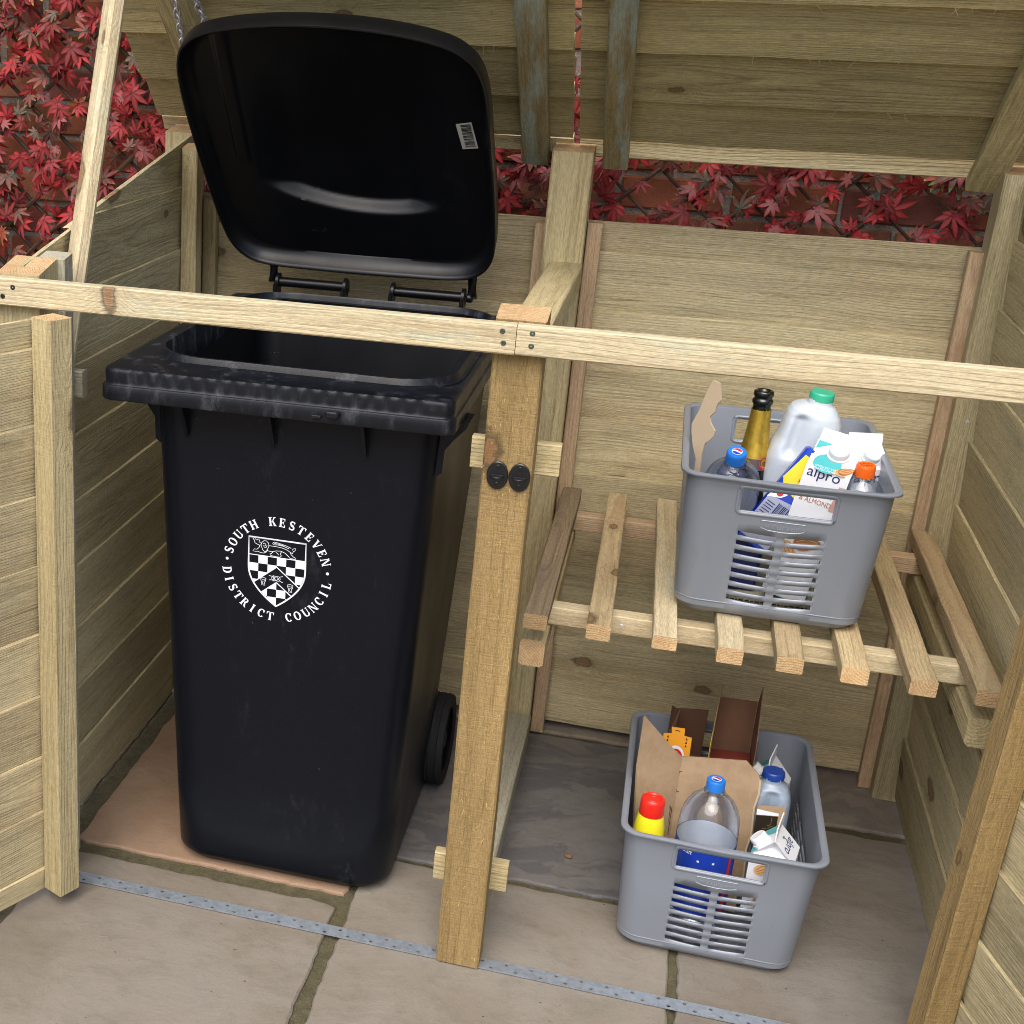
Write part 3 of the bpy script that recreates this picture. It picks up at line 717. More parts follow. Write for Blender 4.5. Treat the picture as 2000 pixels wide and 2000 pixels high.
# ------------------------------------------------------------------ wheelie bin
BX, BY = -.351, .42
wbin = thing('wheelie_bin', (BX, BY, 0), 'black wheeled rubbish bin with its lid thrown open and a white council crest', 'wheelie bin')
def bodyrect(z, inset=0.0, r=None):
    t = (z - .03) / .92
    x0 = -.5575 - .0285 * t; x1 = -.126 + .040 * t; y0 = .1445 - .050 * t; y1 = .63 + .10 * t
    rr = .072 - .022 * t
    return x0 + inset, x1 - inset, y0 + inset, y1 - inset, max(.01, (r or rr) - inset * .6)
b = B(); rings = []
zs = [.006, .009, .014, .022, .032] + [.032 + .92 * i / 46 for i in range(1, 47)]
for z in zs:
    ins = max(0, .018 - z * .8) if z < .022 else 0
    q = rrect(*bodyrect(z, ins), 10, 24)
    ring = []
    for x, y in q:
        x0, x1, y0, y1, r = bodyrect(z)
        yy = y
        if y < y0 + r * .9:
            s = (x - (x0 + x1) / 2) / ((x1 - x0) / 2)
            arc = .085 + .115 * abs(s) ** 2.6 + .012 * s            # curved swelling above the foot of the front
            k = 1 / (1 + math.exp((z - arc) / .007)); edge = max(0, 1 - abs(s) ** 6)
            yy = y + .010 * (1 - k) * edge * (1 if z > .04 else 0)
        ring.append(Vector((x, yy, z)))
    rings.append(ring)
loft(b, rings, True, False)
b.build('body', M_BIN, wbin, smooth=True, sharp=50)
# liner: inside of the bin
b = B()
loft(b, [[Vector((x, y, z)) for x, y in rrect(*bodyrect(z, .012), 10, 6)] for z in (.985, .7, .4, .1, .05)], False, True)
b.build('inside', M_BINLID, wbin, smooth=True, sharp=50)
# rim
b = B()
def RR(i, z, r=.021): return [Vector((x, y + .016 * (x + .65) / .6 * max(0, (.5 - y) / .5), z)) for x, y in rrect(-.657 + i, -.054 - i, .036 + i, .785 - i, r, 8, 120)]
def OP(i, z, r=.10): return [Vector((x, y, z)) for x, y in rrect(-.607 + i, -.078 - i, .118 + i, .765 - i, r - i * .5, 8, 120)]
def BD(i, z): return [Vector((x, y, z)) for x, y in rrect(*bodyrect(z, i), 8, 120)]
rg = [BD(.002, .948), RR(.008, .9535), RR(.002, .954), RR(0, .957), RR(0, .9775), RR(.001, .9795), RR(.0035, .9805), RR(.0042, .9815), RR(.0048, .9835)]
def scal(i, z):
    o_ = []
    for p in RR(i, z):
        q = p.copy()
        if p.y < .09 and -.60 < p.x < -.10: q.y += .0022 * (.5 + .5 * math.cos((p.x + .6) * 2 * math.pi / .0255)) ** 2
        o_.append(q)
    return o_
rg += [scal(.0046, .987), scal(.0036, 1.0005), scal(.0046, 1.0055), RR(.0062, 1.0075), RR(.010, 1.0085), RR(.022, 1.0092), RR(.045, 1.0100, .05), OP(-.010, 1.0105), OP(-.004, 1.012), OP(-.001, 1.017), OP(.002, 1.0215), OP(.0065, 1.022), OP(.009, 1.018), OP(.012, .97), BD(.012, .9)]
loft(b, rg)
rim = b.build('rim', M_RIM, wbin, smooth=True, sharp=38)
b = B(); boxm(b, -.262, -.240, .031, .045, .9665, .9775, ch=.002); boxm(b, -.286, -.270, .040, .046, .962, .967, ch=.001); b.build('catch_lug', M_RIM, rim)
# gussets under the rim
for x in (-.520, -.365, -.206):
    b = B(); n0 = 0
    for dx in (-.003, .003):
        for (y, z) in ((.060, .953), (.094, .953), (.1, .885)): b.vert((x + dx, y + (.0045 if dx > 9 else 0), z))
    b.face((n0, n0 + 1, n0 + 2)); b.face((n0 + 3, n0 + 5, n0 + 4)); b.face((n0, n0 + 2, n0 + 5, n0 + 3)); b.face((n0, n0 + 3, n0 + 4, n0 + 1)); b.face((n0 + 1, n0 + 4, n0 + 5, n0 + 2))
    b.build('gusset', M_BIN, wbin)
for sx_, xx in ((-1, -.583), (1, -.089)):
    b = B(); n0 = len(b.v)
    prof = [(0, .955), (.052, .955), (.048, .945), (.030, .925), (.016, .905), (.014, .865), (.004, .858), (0, .858)]
    for y in (.135, .20):
        for d, z in prof: b.vert((xx + sx_ * (d - .006), y, z))
    k = len(prof)
    for j in range(k): b.face((n0 + j, n0 + (j + 1) % k, n0 + k + (j + 1) % k, n0 + k + j))
    b.face([n0 + j for j in range(k)]); b.face([n0 + k + j for j in range(k)][::-1]); b.build('lift_bracket', M_BIN, wbin)
# handle bars at the back
for xa, xb in ((-.570, -.412), (-.318, -.160)):
    b = B(); Mt = Matrix.Translation((xa, .805, 1.034)) @ Matrix.Rotation(R_(90), 4, 'Y')
    Lh = xb - xa
    lathe(b, [(.017, 0), (.019, .002), (.019, .008), (.0105, .009), (.0105, Lh - .009), (.019, Lh - .008), (.019, Lh - .002), (.017, Lh)], Mt, 20)
    for x in (xa, xb - .009): boxm(b, x, x + .009, .775, .815, .93, 1.034, ch=.002)
    b.build('handle_bar', M_BINLID, wbin, smooth=True, sharp=40)
# wheels
for x in (-.590, -.1385):
    b = B(); Mt = Matrix.Translation((x, .628, .1005)) @ Matrix.Rotation(R_(90), 4, 'Y')
    lathe(b, [(.070, .004), (.088, .0), (.097, .003), (.0995, .010), (.100, .014), (.0985, .016), (.0985, .018), (.100, .020), (.100, .030), (.0985, .032), (.0985, .034), (.100, .036), (.0995, .042), (.097, .048), (.088, .050), (.070, .045)], Mt, 48, cap0=False, cap1=False)
    wh = b.build('wheel', M_RUBBER, wbin, smooth=True, sharp=30)
    b = B(); lathe(b, [(.0, .010), (.018, .006), (.022, .012), (.060, .014), (.072, .006), (.072, .040), (.060, .034), (.022, .034), (.018, .042), (0, .042)], Mt, 40, cap0=False, cap1=False)
    b.build('hub', M_BIN, wh, smooth=True, sharp=40)
b = B(); tube(b, [(-.57, .628, .1005), (-.11, .628, .1005)], .010, 12); b.build('axle', M_GALV, wbin)
# lid, swung up on the handle bars and leaning forward on its chains
TH = R_(37); LP = Vector((-.390, .80, 1.055)); LS = Vector((0, -math.sin(TH), math.cos(TH))); LN = Vector((0, -math.cos(TH), -math.sin(TH)))
key = [(0, .012), (.10, .0135), (.19, .018), (.238, .034), (.268, .075), (.281, .14), (.289, .25), (.295, .38), (.297, .47), (.290, .535), (.268, .575), (.22, .603), (.12, .623), (0, .630)]
half = []
for i in range(len(key) - 1):                                       # Catmull-Rom through the key points
    p0 = key[i - 1] if i else (-key[1][0], key[1][1]); p1, p2 = key[i], key[i + 1]; p3 = key[i + 2] if i + 2 < len(key) else (-key[-2][0], key[-2][1])
    for t in [q / 10 for q in range(10)]:
        half.append(tuple(.5 * (2 * p1[k] + (p2[k] - p0[k]) * t + (2 * p0[k] - 5 * p1[k] + 4 * p2[k] - p3[k]) * t * t + (3 * p1[k] - p0[k] - 3 * p2[k] + p3[k]) * t ** 3) for k in (0, 1)))
half.append(key[-1])
outl = half + [(-x, y) for x, y in half[-2:0:-1]]
outl = [(x - .006 * (1 if y > .4 else y / .4) , y - .020 * x * max(0, y - .3) / .3) for x, y in outl]
outl = [(x + (x / .28) * (.020 * max(0, (.33 - y) / .33) ** .8 - .018 * max(0, (y - .33) / .3)) if x > 0 else x, y) for x, y in outl]
cxl, cyl = 0, .33
def LR(k, d, off=0.0):
    ring = []
    for x, y in outl:
        dx, dy = x - cxl, y - cyl; l = math.hypot(dx, dy)
        f = (1 - k) * (1 - off / l)
        ring.append((cxl + dx * f, cyl + dy * f, d))
    return ring
def lid3(p): return LP + X * p[0] + LS * p[1] + LN * p[2]
def sstep(a, c, x): t = max(0, min(1, (x - a) / (c - a))); return t * t * (3 - 2 * t)
b = B(); rg = []
for o_, d in ((.022, -.046), (.010, -.044), (.003, -.040), (.001, -.036), (.0, -.004), (.001, 0.0), (.004, .0008), (.007, -.001), (.009, -.006), (.013, -.020), (.022, -.030)): rg.append([lid3(p) for p in LR(0, d, o_)])
for i in range(0, 90):
    k = .075 + .925 * i / 90
    ring = []
    for x, y, d in LR(k, -.033):
        # pocket of the lid handle: a trough that is deeper than the rest of the lid
        bow = .035 - .035 * math.cos(min(1, abs(x + .0) / .16) * math.pi / 2) if False else .030 * (x / .16) ** 2 - .016 * x / .16
        pk = sstep(.157 + bow, .178 + bow, y) * sstep(-.20, -.105, x) * (1 - sstep(.105, .20, x)) * (1 - sstep(.26, .56, y))
        rid = sstep(-.232, -.226, x) * (1 - sstep(-.205, -.199, x)) * sstep(.27, .30, y)
        d2 = -.033 - .030 * pk + .004 * rid
        ring.append(lid3((x, y, d2)))
    rg.append(ring)
loft(b, rg, False, True)
lid = b.build('lid', M_BINLID, wbin, smooth=True, sharp=42)
b = B(); loft(b, [[lid3(p) for p in LR(0, -.046, .022)], [lid3(p) for p in LR(0, -.052, .06)], [lid3(p) for p in LR(.4, -.075)], [lid3(p) for p in LR(.8, -.080)]], False, True)
b.build('lid_top', M_BINLID, lid, smooth=True, sharp=50)
for x, x2 in ((-.1945, -.187), (.235, .243)):
    b = B()
    n0 = len(b.v); q0, q1 = lid3((x, .020, -.034)), Vector((-.390 + x2, .805, 1.034))
    tube(b, [q0, q0 * .6 + q1 * .4 + Y * .012, q1], [.013, .010, .011], 10)
    b.build('hinge_arm', M_BINLID, lid, smooth=True)
b = B(); lathe(b, [(.008, 0), (.010, .002), (.010, .010), (.007, .013)], Matrix.Translation((-.158, .805, 1.034)) @ Matrix.Rotation(R_(90), 4, 'Y'), 14); b.build('hinge_pin', M_BINLID, lid, smooth=True, sharp=40)
# barcode sticker inside the lid
def lf(x0, y0, an, d=-.0315):
    ca, sa = math.cos(R_(an)), math.sin(R_(an))
    return lambda p, q: lid3((x0 + p * ca - q * sa, y0 + p * sa + q * ca, d))
b = B(); f = lf(.236, .375, 10); put_poly(b, [(-.015, -.030), (.015, -.031), (.014, .031), (-.016, .030)], f)
st = b.build('barcode_sticker', plastic('grubby_sticker_paper', (.36, .36, .34), .6, .3, .1, 90., .6, (.15, .15, .14), 60.), lid)
b = B(); f = lf(.236, .375, 10, -.0311)
yq = -.026
while yq < .026:
    h = rng.choice((.0008, .0014, .0022)); put_poly(b, [(-.008, yq), (.011, yq), (.011, yq + h), (-.008, yq + h)], f); yq += h + rng.choice((.0008, .0016))
b.build('barcode', M_BLACK, st)
# moulded mark near the hinge
b = B(); f = lf(-.075, .105, -2, -.0326)
for i in range(18):
    for j in range(5): put_poly(b, [(-.022 + i * .0025, -.008 + j * .0034), (-.0206 + i * .0025, -.008 + j * .0034), (-.0206 + i * .0025, -.0062 + j * .0034), (-.022 + i * .0025, -.0062 + j * .0034)], f)
b.build('moulded_mark', M_RIM, lid)

# ---- council crest on the front of the bin (written in serif capitals)
def front(px, pz, off=.0009):
    t = (pz - .03) / .92
    return Vector((px, .1445 - .050 * t + .010 * max(0, 1 - abs((px + .336) / .233) ** 6) - off, pz))
CX, CZ, CR_ = -.3555, .6540, .0925
def serif(bd, chs, place):
    """one serif capital, 0..1 high, drawn with heavy and light strokes and slab serifs; returns its width"""
    A, T, s = .24, .10, .07
    def q(*p): put_poly(bd, list(p), place)
    def r(x0, y0, x1, y1): q((x0, y0), (x1, y0), (x1, y1), (x0, y1))
    def stem(x, w=A, y0=0, y1=1, sf=.09, bot=True, top=True):
        r(x, y0, x + w, y1)
        if bot: r(x - sf, y0, x, y0 + s); r(x + w, y0, x + w + sf, y0 + s)
        if top: r(x - sf, y1 - s, x, y1); r(x + w, y1 - s, x + w + sf, y1)
    def arc(cx, cy, rx, ry, a0, a1, thick, thin, n=18):
        pts = []; ws = []
        for i in range(n + 1):
            a = R_(a0 + (a1 - a0) * i / n); pts.append((cx + rx * math.cos(a), cy + ry * math.sin(a))); ws.append(thin + (thick - thin) * abs(math.cos(a)) ** 1.3)
        put_stroke(bd, pts, ws, place)
    c = chs
    if c == 'I': stem(.12); return .48
    if c == 'L': stem(.12); r(.36, 0, .78, T); q((.66, T), (.78, T), (.78, .34), (.72, .34)); return .82
    if c == 'E':
        stem(.12); r(.36, 0, .78, T); q((.66, T), (.78, T), (.78, .32), (.72, .32)); r(.36, 1 - T, .74, 1); q((.62, 1 - T), (.68, .70), (.74, .70), (.74, 1 - T)); r(.36, .46, .60, .56); r(.55, .36, .61, .66); return .84
    if c == 'H': stem(.12); stem(.70); r(.36, .45, .70, .56); return 1.06
    if c == 'T': stem(.36, top=False); r(.02, 1 - T, .94, 1); q((.02, .68), (.08, .68), (.15, 1 - T), (.02, 1 - T)); q((.88, .68), (.94, .68), (.94, 1 - T), (.81, 1 - T)); return .96
    if c == 'N': stem(.10, .11, sf=.08); stem(.80, .11, sf=.08); q((.10, 1), (.34, 1), (.91, 0), (.70, 0)); return 1.02
    if c == 'V': q((.08, 1), (.34, 1), (.58, .24), (.50, 0), (.42, 0)); q((.50, 0), (.58, 0), (.90, 1), (.79, 1)); r(.0, 1 - s, .42, 1); r(.70, 1 - s, .98, 1); return .98
    if c == 'K': stem(.12); q((.36, .44), (.70, .95), (.84, .95), (.48, .42)); q((.44, .54), (.58, .66), (.96, 0), (.68, 0)); r(.60, 1 - s, .94, 1); r(.60, 0, 1.0, s); return 1.0
    if c == 'O': arc(.46, .5, .34, .455, 0, 360, A, T, 40); return .94
    if c == 'C': arc(.46, .5, .33, .455, 42, 318, A, T, 34); q((.66, .68), (.80, .62), (.80, .98), (.74, .98)); return .84
    if c == 'U': r(.12, .30, .36, 1); r(.02, 1 - s, .46, 1); r(.76, .30, .86, 1); r(.67, 1 - s, .95, 1); arc(.525, .31, .285, .26, 180, 360, .22, T, 16); return .98
    if c == 'D': stem(.12, sf=.08); arc(.40, .5, .40, .455, -90, 90, .26, T, 20); return .98
    if c == 'R': stem(.12); arc(.42, .74, .26, .215, -90, 90, .22, T, 14); q((.42, .52), (.62, .52), (.94, 0), (.68, 0)); r(.66, 0, 1.0, s); return 1.0
    if c == 'S':
        pts = []; ws = []
        for i in range(15): a = R_(35 + 220 * i / 14); pts.append((.42 + .25 * math.cos(a), .74 + .215 * math.sin(a))); ws.append(T + .10 * abs(math.cos(a)))
        pts2 = [(.42 + .27 * math.cos(R_(75 - 220 * i / 14)), .27 + .225 * math.sin(R_(75 - 220 * i / 14))) for i in range(15)]
        put_stroke(bd, pts + pts2, ws[:-3] + [.2, .23, .25] + [.25, .24] + [T + .10 * abs(math.cos(R_(75 - 220 * i / 14))) for i in range(2, 15)], place)
        q((.62, .98), (.68, .98), (.68, .70), (.62, .76)); q((.14, .0), (.20, .0), (.20, .24), (.14, .30)); return .82
    return .5
WIDTH = dict(I=.48, L=.82, E=.84, H=1.06, T=.96, N=1.02, V=.98, K=1., O=.94, C=.84, U=.98, D=.98, R=1., S=.82)
b = B(); HL = .0168
def ring_text(word, a_from, a_to, inward):
    n = len(word)
    for i, c in enumerate(word):
        if c == ' ': continue
        a = R_(a_from + (a_to - a_from) * i / (n - 1)); w = WIDTH[c]
        if not inward: o_ = Vector((math.cos(a), math.sin(a))); ru = o_; rx = Vector((math.sin(a), -math.cos(a)))
        else: o_ = Vector((math.cos(a), math.sin(a))); ru = -o_; rx = Vector((-math.sin(a), math.cos(a)))
        def place(px, py, o_=o_, ru=ru, rx=rx, w=w):
            q = o_ * CR_ + rx * ((px - w / 2) * HL * .86) + ru * ((py - .5) * HL)
            return front(CX + q.x, CZ + q.y)
        serif(b, c, place)
ring_text('SOUTH KESTEVEN', 163, 18, False); ring_text('DISTRICT COUNCIL', 188, 350, True)
for a in (174, 4.5): put_poly(b, [(CX + CR_ * math.cos(R_(a)) + .0028 * math.cos(t * math.pi / 8), CZ + CR_ * math.sin(R_(a)) + .0028 * math.sin(t * math.pi / 8)) for t in range(16)], front)
b.build('crest_lettering', M_WHITE, wbin)
b = B(); SXC, HW, ZT, ZB = -.3555, .0520, .7122, .5830
def wsh(z):                                                       # half width of the shield at height z
    t = (ZT - z) / (ZT - ZB)
    return HW if t < .42 else HW * max(0.0, 1 - ((t - .42) / .58) ** 2.1)
ou = [(SXC - HW, ZT), (SXC + HW, ZT)] + [(SXC + wsh(ZT + (ZB - ZT) * i / 28), ZT + (ZB - ZT) * i / 28) for i in range(10, 29)]
ou += [(2 * SXC - p[0], p[1]) for p in ou[-2:1:-1]]
zc = .6785
put_stroke(b, ou + [ou[0], ou[1]], .0030, front); put_stroke(b, [(SXC - HW, zc), (SXC + HW, zc)], .0016, front)
cs_ = 2 * (HW - .001) / 6; ap1, ap2 = .6600, .6300                # chevron: apexes of its two edges
def chev(x, ap): return ap - abs(x - SXC) * .83
for i in range(6):
    for j in range(9):
        if (i + j) % 2 == 0: continue
        xa = SXC - 3 * cs_ + i * cs_; za = zc - (j + 1) * cs_ * .92
        # clip the square against the chevron and the shield by fine columns
        m_ = 10
        for k in range(m_):
            x0, x1 = xa + cs_ * k / m_, xa + cs_ * (k + 1) / m_; xm = (x0 + x1) / 2
            lo = za
            while lo < za + cs_ * .92 and wsh(lo) < abs(xm - SXC): lo += .0004
            hi = za + cs_ * .92; top1, bot1 = chev(xm, ap1), chev(xm, ap2)
            for u, v in ((max(lo, top1), hi), (lo, min(hi, bot1))):
                if v - u > .0002: put_poly(b, [(x0, u), (x1, u), (x1, v), (x0, v)], front)
for ap in (ap1, ap2):
    for sg in (-1, 1):
        e_ = SXC
        while chev(e_, ap) > ZB and wsh(chev(e_, ap)) > abs(e_ - SXC): e_ += sg * .0005
        put_stroke(b, [(SXC, ap), (e_, chev(e_, ap))], .0019, front)
# lion in the chief, knot and two small heads on the chevron, as outlines
def outline(pts, s, ox, oz, w=.0009): put_stroke(b, [(ox + p[0] * s, oz + p[1] * s) for p in pts], w, front)
L0 = (SXC - .0445, zc + .0025); ls = .00092
outline([(0, 30), (3, 27), (4, 22), (8, 20), (14, 18), (17, 21), (15, 25), (12, 24), (13, 29), (10, 31), (8, 28), (5, 30), (3, 33), (0, 30)], ls, *L0)
outline([(14, 18), (12, 13), (8, 9), (3, 9), (0, 5), (5, 4), (10, 5), (16, 3), (22, 3), (27, 6), (30, 11)], ls, *L0)
outline([(18, 14), (16, 19), (18, 25), (22, 29), (27, 29), (31, 25), (32, 19), (30, 14), (27, 8), (24, 6), (20, 9), (18, 14)], ls, *L0)
outline([(20, 22), (23, 24), (26, 22), (24, 18), (21, 19), (23, 15), (27, 16), (28, 20)], ls, *L0)
outline([(31, 20), (45, 20), (58, 19), (68, 16), (75, 12), (79, 10), (80, 14), (84, 17), (84, 22), (80, 20), (78, 17)], ls, *L0)
outline([(29, 9), (38, 8), (46, 11), (56, 12), (64, 9), (70, 4), (74, 0), (82, -1), (86, -2), (84, 2), (80, 4), (76, 8), (74, 12)], ls, *L0)
outline([(40, 8), (37, 4), (34, 3), (36, 0), (44, -1), (54, -1), (57, 2), (55, 6), (57, 11)], ls, *L0)
outline([(46, 8), (50, 6), (51, 3)], ls, *L0)
outline([(76, 21), (64, 25), (50, 28), (42, 29), (39, 26), (42, 23), (48, 24), (60, 23), (72, 19)], ls, *L0)
outline([(42, 26), (50, 26), (62, 23.5)], ls, *L0)
for sg in (1, -1):
    outline([(-15, 5 * sg), (-8, 4 * sg), (0, -5 * sg), (6, -6 * sg), (10, 0), (6, 6 * sg), (0, 5 * sg), (-6, -5 * sg), (-10, 0), (-6, 6 * sg), (2, 4 * sg), (9, -5 * sg), (15, -7 * sg)], .00085, SXC - .001, .6375, .0010)
for hx_, hz_ in ((SXC - .0245, .6265), (SXC + .0255, .6200)):
    outline([(-5, 5), (-6, 10), (0, 12), (6, 10), (5, 4), (3, 0), (4, -6), (-3, -6), (-3, 0), (-5, 5)], .00085, hx_, hz_, .0009)
    outline([(-4, 8), (0, 6), (4, 8), (2, 3), (-2, 3), (-1, -3), (2, -4)], .00085, hx_, hz_, .0008)
b.build('crest_shield', M_WHITE, wbin)

# ------------------------------------------------------------------ recycling baskets
BH = .268
def make_basket(cx, cy, cz, label):
    root = thing('recycling_basket', (cx, cy, cz), label, 'basket', 'grey recycling baskets')
    NC = 6
    # perimeter stations: straight runs with break points at the slots, corner arcs between
    def halfs(z): t = z / BH; return .1505 + (.1615 - .1505) * t, .184 + (.230 - .184) * t, .040 - .008 * t
    def sag(z, s): return .0065 * max(0, 1 - (s / .085) ** 2) * min(1, (z - .03) / .02 + .6) if .03 < z < .18 else 0
    slx = [-.068, -.052, -.036, -.020, -.0065, .0065, .020, .036, .052, .068]
    fx = [-.082, -.0715] + slx[1:-1] + [.0715, .082]
    fx = sorted(set([-.082, -.0715, -.068, -.052, -.036, -.020, -.0065, .0065, .020, .036, .052, .068, .0715, .082]))
    fy = sorted([-.145, -.088, -.075, -.006, .006, .075, .088, .145, -.116, -.04, .04, .116])
    def ring(z, out=0.0):
        hx, hy, r = halfs(z); pts = []; tg = []; hyv = lambda q: halfs(z - (sag(z, q) if not out else 0))[1]
        def arcp(ccx, ccy, a0):
            for i in range(1, NC): a = R_(a0 + 90 * i / NC); pts.append((ccx + r * math.cos(a), ccy + r * math.sin(a))); tg.append(('c', 0))
        lx, ly = hx - r, hy - r
        for x in [-lx] + fx + [lx]: pts.append((x, -hyv(x) - out)); tg.append(('f', x))
        arcp(hx - r, -hy + r, -90)
        for y in [-ly] + fy + [ly]: pts.append((hx + out, y)); tg.append(('r', y))
        arcp(hx - r, hy - r, 0)
        for x in [lx] + fx[::-1] + [-lx]: pts.append((x, hyv(x) + out)); tg.append(('b', x))
        arcp(-hx + r, hy - r, 90)
        for y in [ly] + fy[::-1] + [-ly]: pts.append((-hx - out, y)); tg.append(('l', y))
        arcp(-hx + r, -hy + r, 180)
        if out:
            pts = [(p[0] * (hx + out) / hx if abs(p[0]) > hx - r else p[0], p[1] * (hy + out) / hy if abs(p[1]) > hy - r else p[1]) for p in [(max(-hx, min(hx, p[0])), max(-hy, min(hy, p[1]))) for p in pts]]
        return pts, tg
    rows = [(.0385 + i * .0178, .0385 + i * .0178 + .0090) for i in range(8)]
    zl = [.004, .0085, .016, .026] + [z for r_ in rows for z in r_] + [.185, .203, .2075, .246, .2505, .258, .264]
    b = B(); R0 = []
    for z in zl:
        pts, tg = ring(z); rr = []
        for (x, y), (w, s) in zip(pts, tg):
            zz = z
            if w in 'fb': zz = z - sag(z, s)                            # slots sag in the middle
            k = 1.0
            if z < .02: ins = (.016 - z) * .9 if z < .016 else 0; x *= 1 - ins / .16; y *= 1 - ins / .2
            if w in 'fb' and z < .032: zz = z - (.0035 if abs(s) < .06 else 0) * (z > .02)
            rr.append(Vector((cx + x, cy + y, cz + zz)))
        R0.append(rr)
    n = len(R0[0]); base = len(b.v); _, tg = ring(.1)
    for rr in R0:
        for p in rr: b.vert(p)
    for i in range(len(R0) - 1):
        za, zb_ = zl[i], zl[i + 1]; zm = (za + zb_) / 2
        for j in range(n):
            w1, s1 = tg[j]; w2, s2 = tg[(j + 1) % n]; hole = False
            if w1 == w2 and w1 in 'fb':
                sm = (s1 + s2) / 2
                if abs(sm) < .0715 and .2075 < zm < .246: hole = True
                if .0065 < abs(sm) < .068 and any(a < zm < c for a, c in rows): hole = True
            if w1 == w2 and w1 in 'lr':
                sm = abs((s1 + s2) / 2)
                if (.006 < sm < .075 or .088 < sm < .145) and any(a < zm < c for a, c in rows): hole = True
            if not hole:
                a = base + i * n + j; c = base + i * n + (j + 1) % n; b.face((a, c, c + n, a + n))
    b.face([base + j for j in range(n)][::-1])
    # flared rim
    last = base + (len(R0) - 1) * n; prev = last
    for z, out in ((.2662, .0025), (.2668, .0065), (.2655, .0092), (.2625, .0098)):
        pts, _ = ring(BH - .002, out); k0 = len(b.v)
        for (x, y), (w, s) in zip(pts, tg): b.vert((cx + x, cy + y, cz + z + (.0035 * (1 - min(1, abs(s) / .11)) * -1 if w == 'f' else 0)))
        for j in range(n): b.face((prev + j, prev + (j + 1) % n, k0 + (j + 1) % n, k0 + j))
        prev = k0
    sh = b.build('shell', M_BASKET, root, smooth=True, sharp=35)
    so_ = sh.modifiers.new('thickness', 'SOLIDIFY'); so_.thickness = .0026; so_.offset = 0
    # raised frame round the hand hole
    hx, hy, r = halfs(.2265)
    def ff(px, pz, off=.0): hx_, hy_, _ = halfs(pz); return Vector((cx + px, cy - hy_ - off, cz + pz))
    for sg, nm in ((1, 'hand_hole_frame'), (-1, 'hand_hole_frame')):
        b = B(); lp = rrect(-.0765, .0765, .2025, .2510, .008, 5, 5)
        pts = [ff(x, z) if sg > 0 else Vector((cx + x, 2 * cy - ff(x, z).y, cz + z)) for x, z in lp]
        tube(b, pts, .0034, 8, closed=True); b.build(nm, M_BASKET, root, smooth=True)
    # embossed plate with the maker's name
    b = B(); pl = [(-.034, .1935), (.034, .1935), (.034, .180), (.022, .1763), (0, .1748), (-.022, .1763), (-.034, .180)]
    tube(b, [ff(x, z, .0012) for x, z in pl], .0010, 6, closed=True)
    put_text(b, 'curver', .0165, lambda p, q: ff(p + .005, q + .1850, .0022))
    for dx in (-.0255, -.0225):
        for dz in (.1835, .1865): put_poly(b, [(dx - .001, dz - .001), (dx + .001, dz - .001), (dx + .001, dz + .001), (dx - .001, dz + .001)], lambda p, q: ff(p, q, .0022))
    b.build('maker_plate', plastic('embossed_basket_plastic', (.29, .325, .385), .3, .5, Metallic=.15), root)
    # crease line above the foot
    b = B(); tube(b, [Vector((cx + x, cy + y, cz + .027)) for x, y in ring(.027)[0]], .0022, 6, closed=True); b.build('foot_crease', M_BASKET, root, smooth=True)
    return root
UX, UY, UZ = .4722, .468, .6205
LX, LY, LZ = .4545, .346, .001
make_basket(UX, UY, UZ, 'silver grey plastic basket of bottles and cartons standing on the slatted shelf')
make_basket(LX, LY, LZ, 'silver grey plastic basket of cardboard and bottles standing on the paving under the shelf')

# ------------------------------------------------------------------ things in the baskets
def frame(o, up, right):
    u = Vector(up).normalized(); r = Vector(right); r = (r - u * r.dot(u)).normalized(); f = u.cross(r)
    return Matrix((tuple(r) + (o[0],), tuple(f) + (o[1],), tuple(u) + (o[2],), (0, 0, 0, 1))) if False else Matrix(((r.x, f.x, u.x, o[0]), (r.y, f.y, u.y, o[1]), (r.z, f.z, u.z, o[2]), (0, 0, 0, 1)))
def ribbed_cap(M, r, h, mat, parent, name='cap', logo=None):
    b = B(); n = 48
    prof = [(r * 1.0, 0), (r, h * .75), (r * .97, h * .90), (r * .88, h), (r * .80, h * .985)]
    rings = []
    for i, (rr, z) in enumerate(prof):
        rings.append([M @ Vector((rr * (1 - (.022 if (j % 2 and i < 3) else 0)) * math.cos(2 * math.pi * j / n), rr * (1 - (.022 if (j % 2 and i < 3) else 0)) * math.sin(2 * math.pi * j / n), z)) for j in range(n)])
    loft(b, rings, True, True); c = b.build(name, mat, parent, smooth=True, sharp=40)
    if logo: logo(M, r, h, c)
    return c
def globe_logo(M, r, h, parent):
    fn = lambda d: (lambda p, q: M @ Vector((p * r, q * r, h * .985 + .0003 + d)))
    b = B(); put_poly(b, circ(0, 0, .66, 32), fn(0)); b.build('cap_ring', M_BLUECAP, parent)
    b = B(); put_poly(b, circ(0, 0, .52, 32), fn(.0002)); b.build('emblem', M_WHITE, parent)
    b = B(); c_ = .47
    top = [(c_ * math.cos(R_(a)), c_ * math.sin(R_(a))) for a in range(-15, 166, 10)] + [(-.30, .22), (-.05, .18), (.18, .02)]
    put_poly(b, top, fn(.0004)); b.build('emblem_red', M_RED, parent)
    b = B(); bot = [(c_ * math.cos(R_(a)), c_ * math.sin(R_(a))) for a in range(185, 331, 10)] + [(.15, -.18), (-.08, -.04), (-.3, .0)]
    put_poly(b, bot, fn(.0004)); b.build('emblem_blue', M_BLUE, parent)
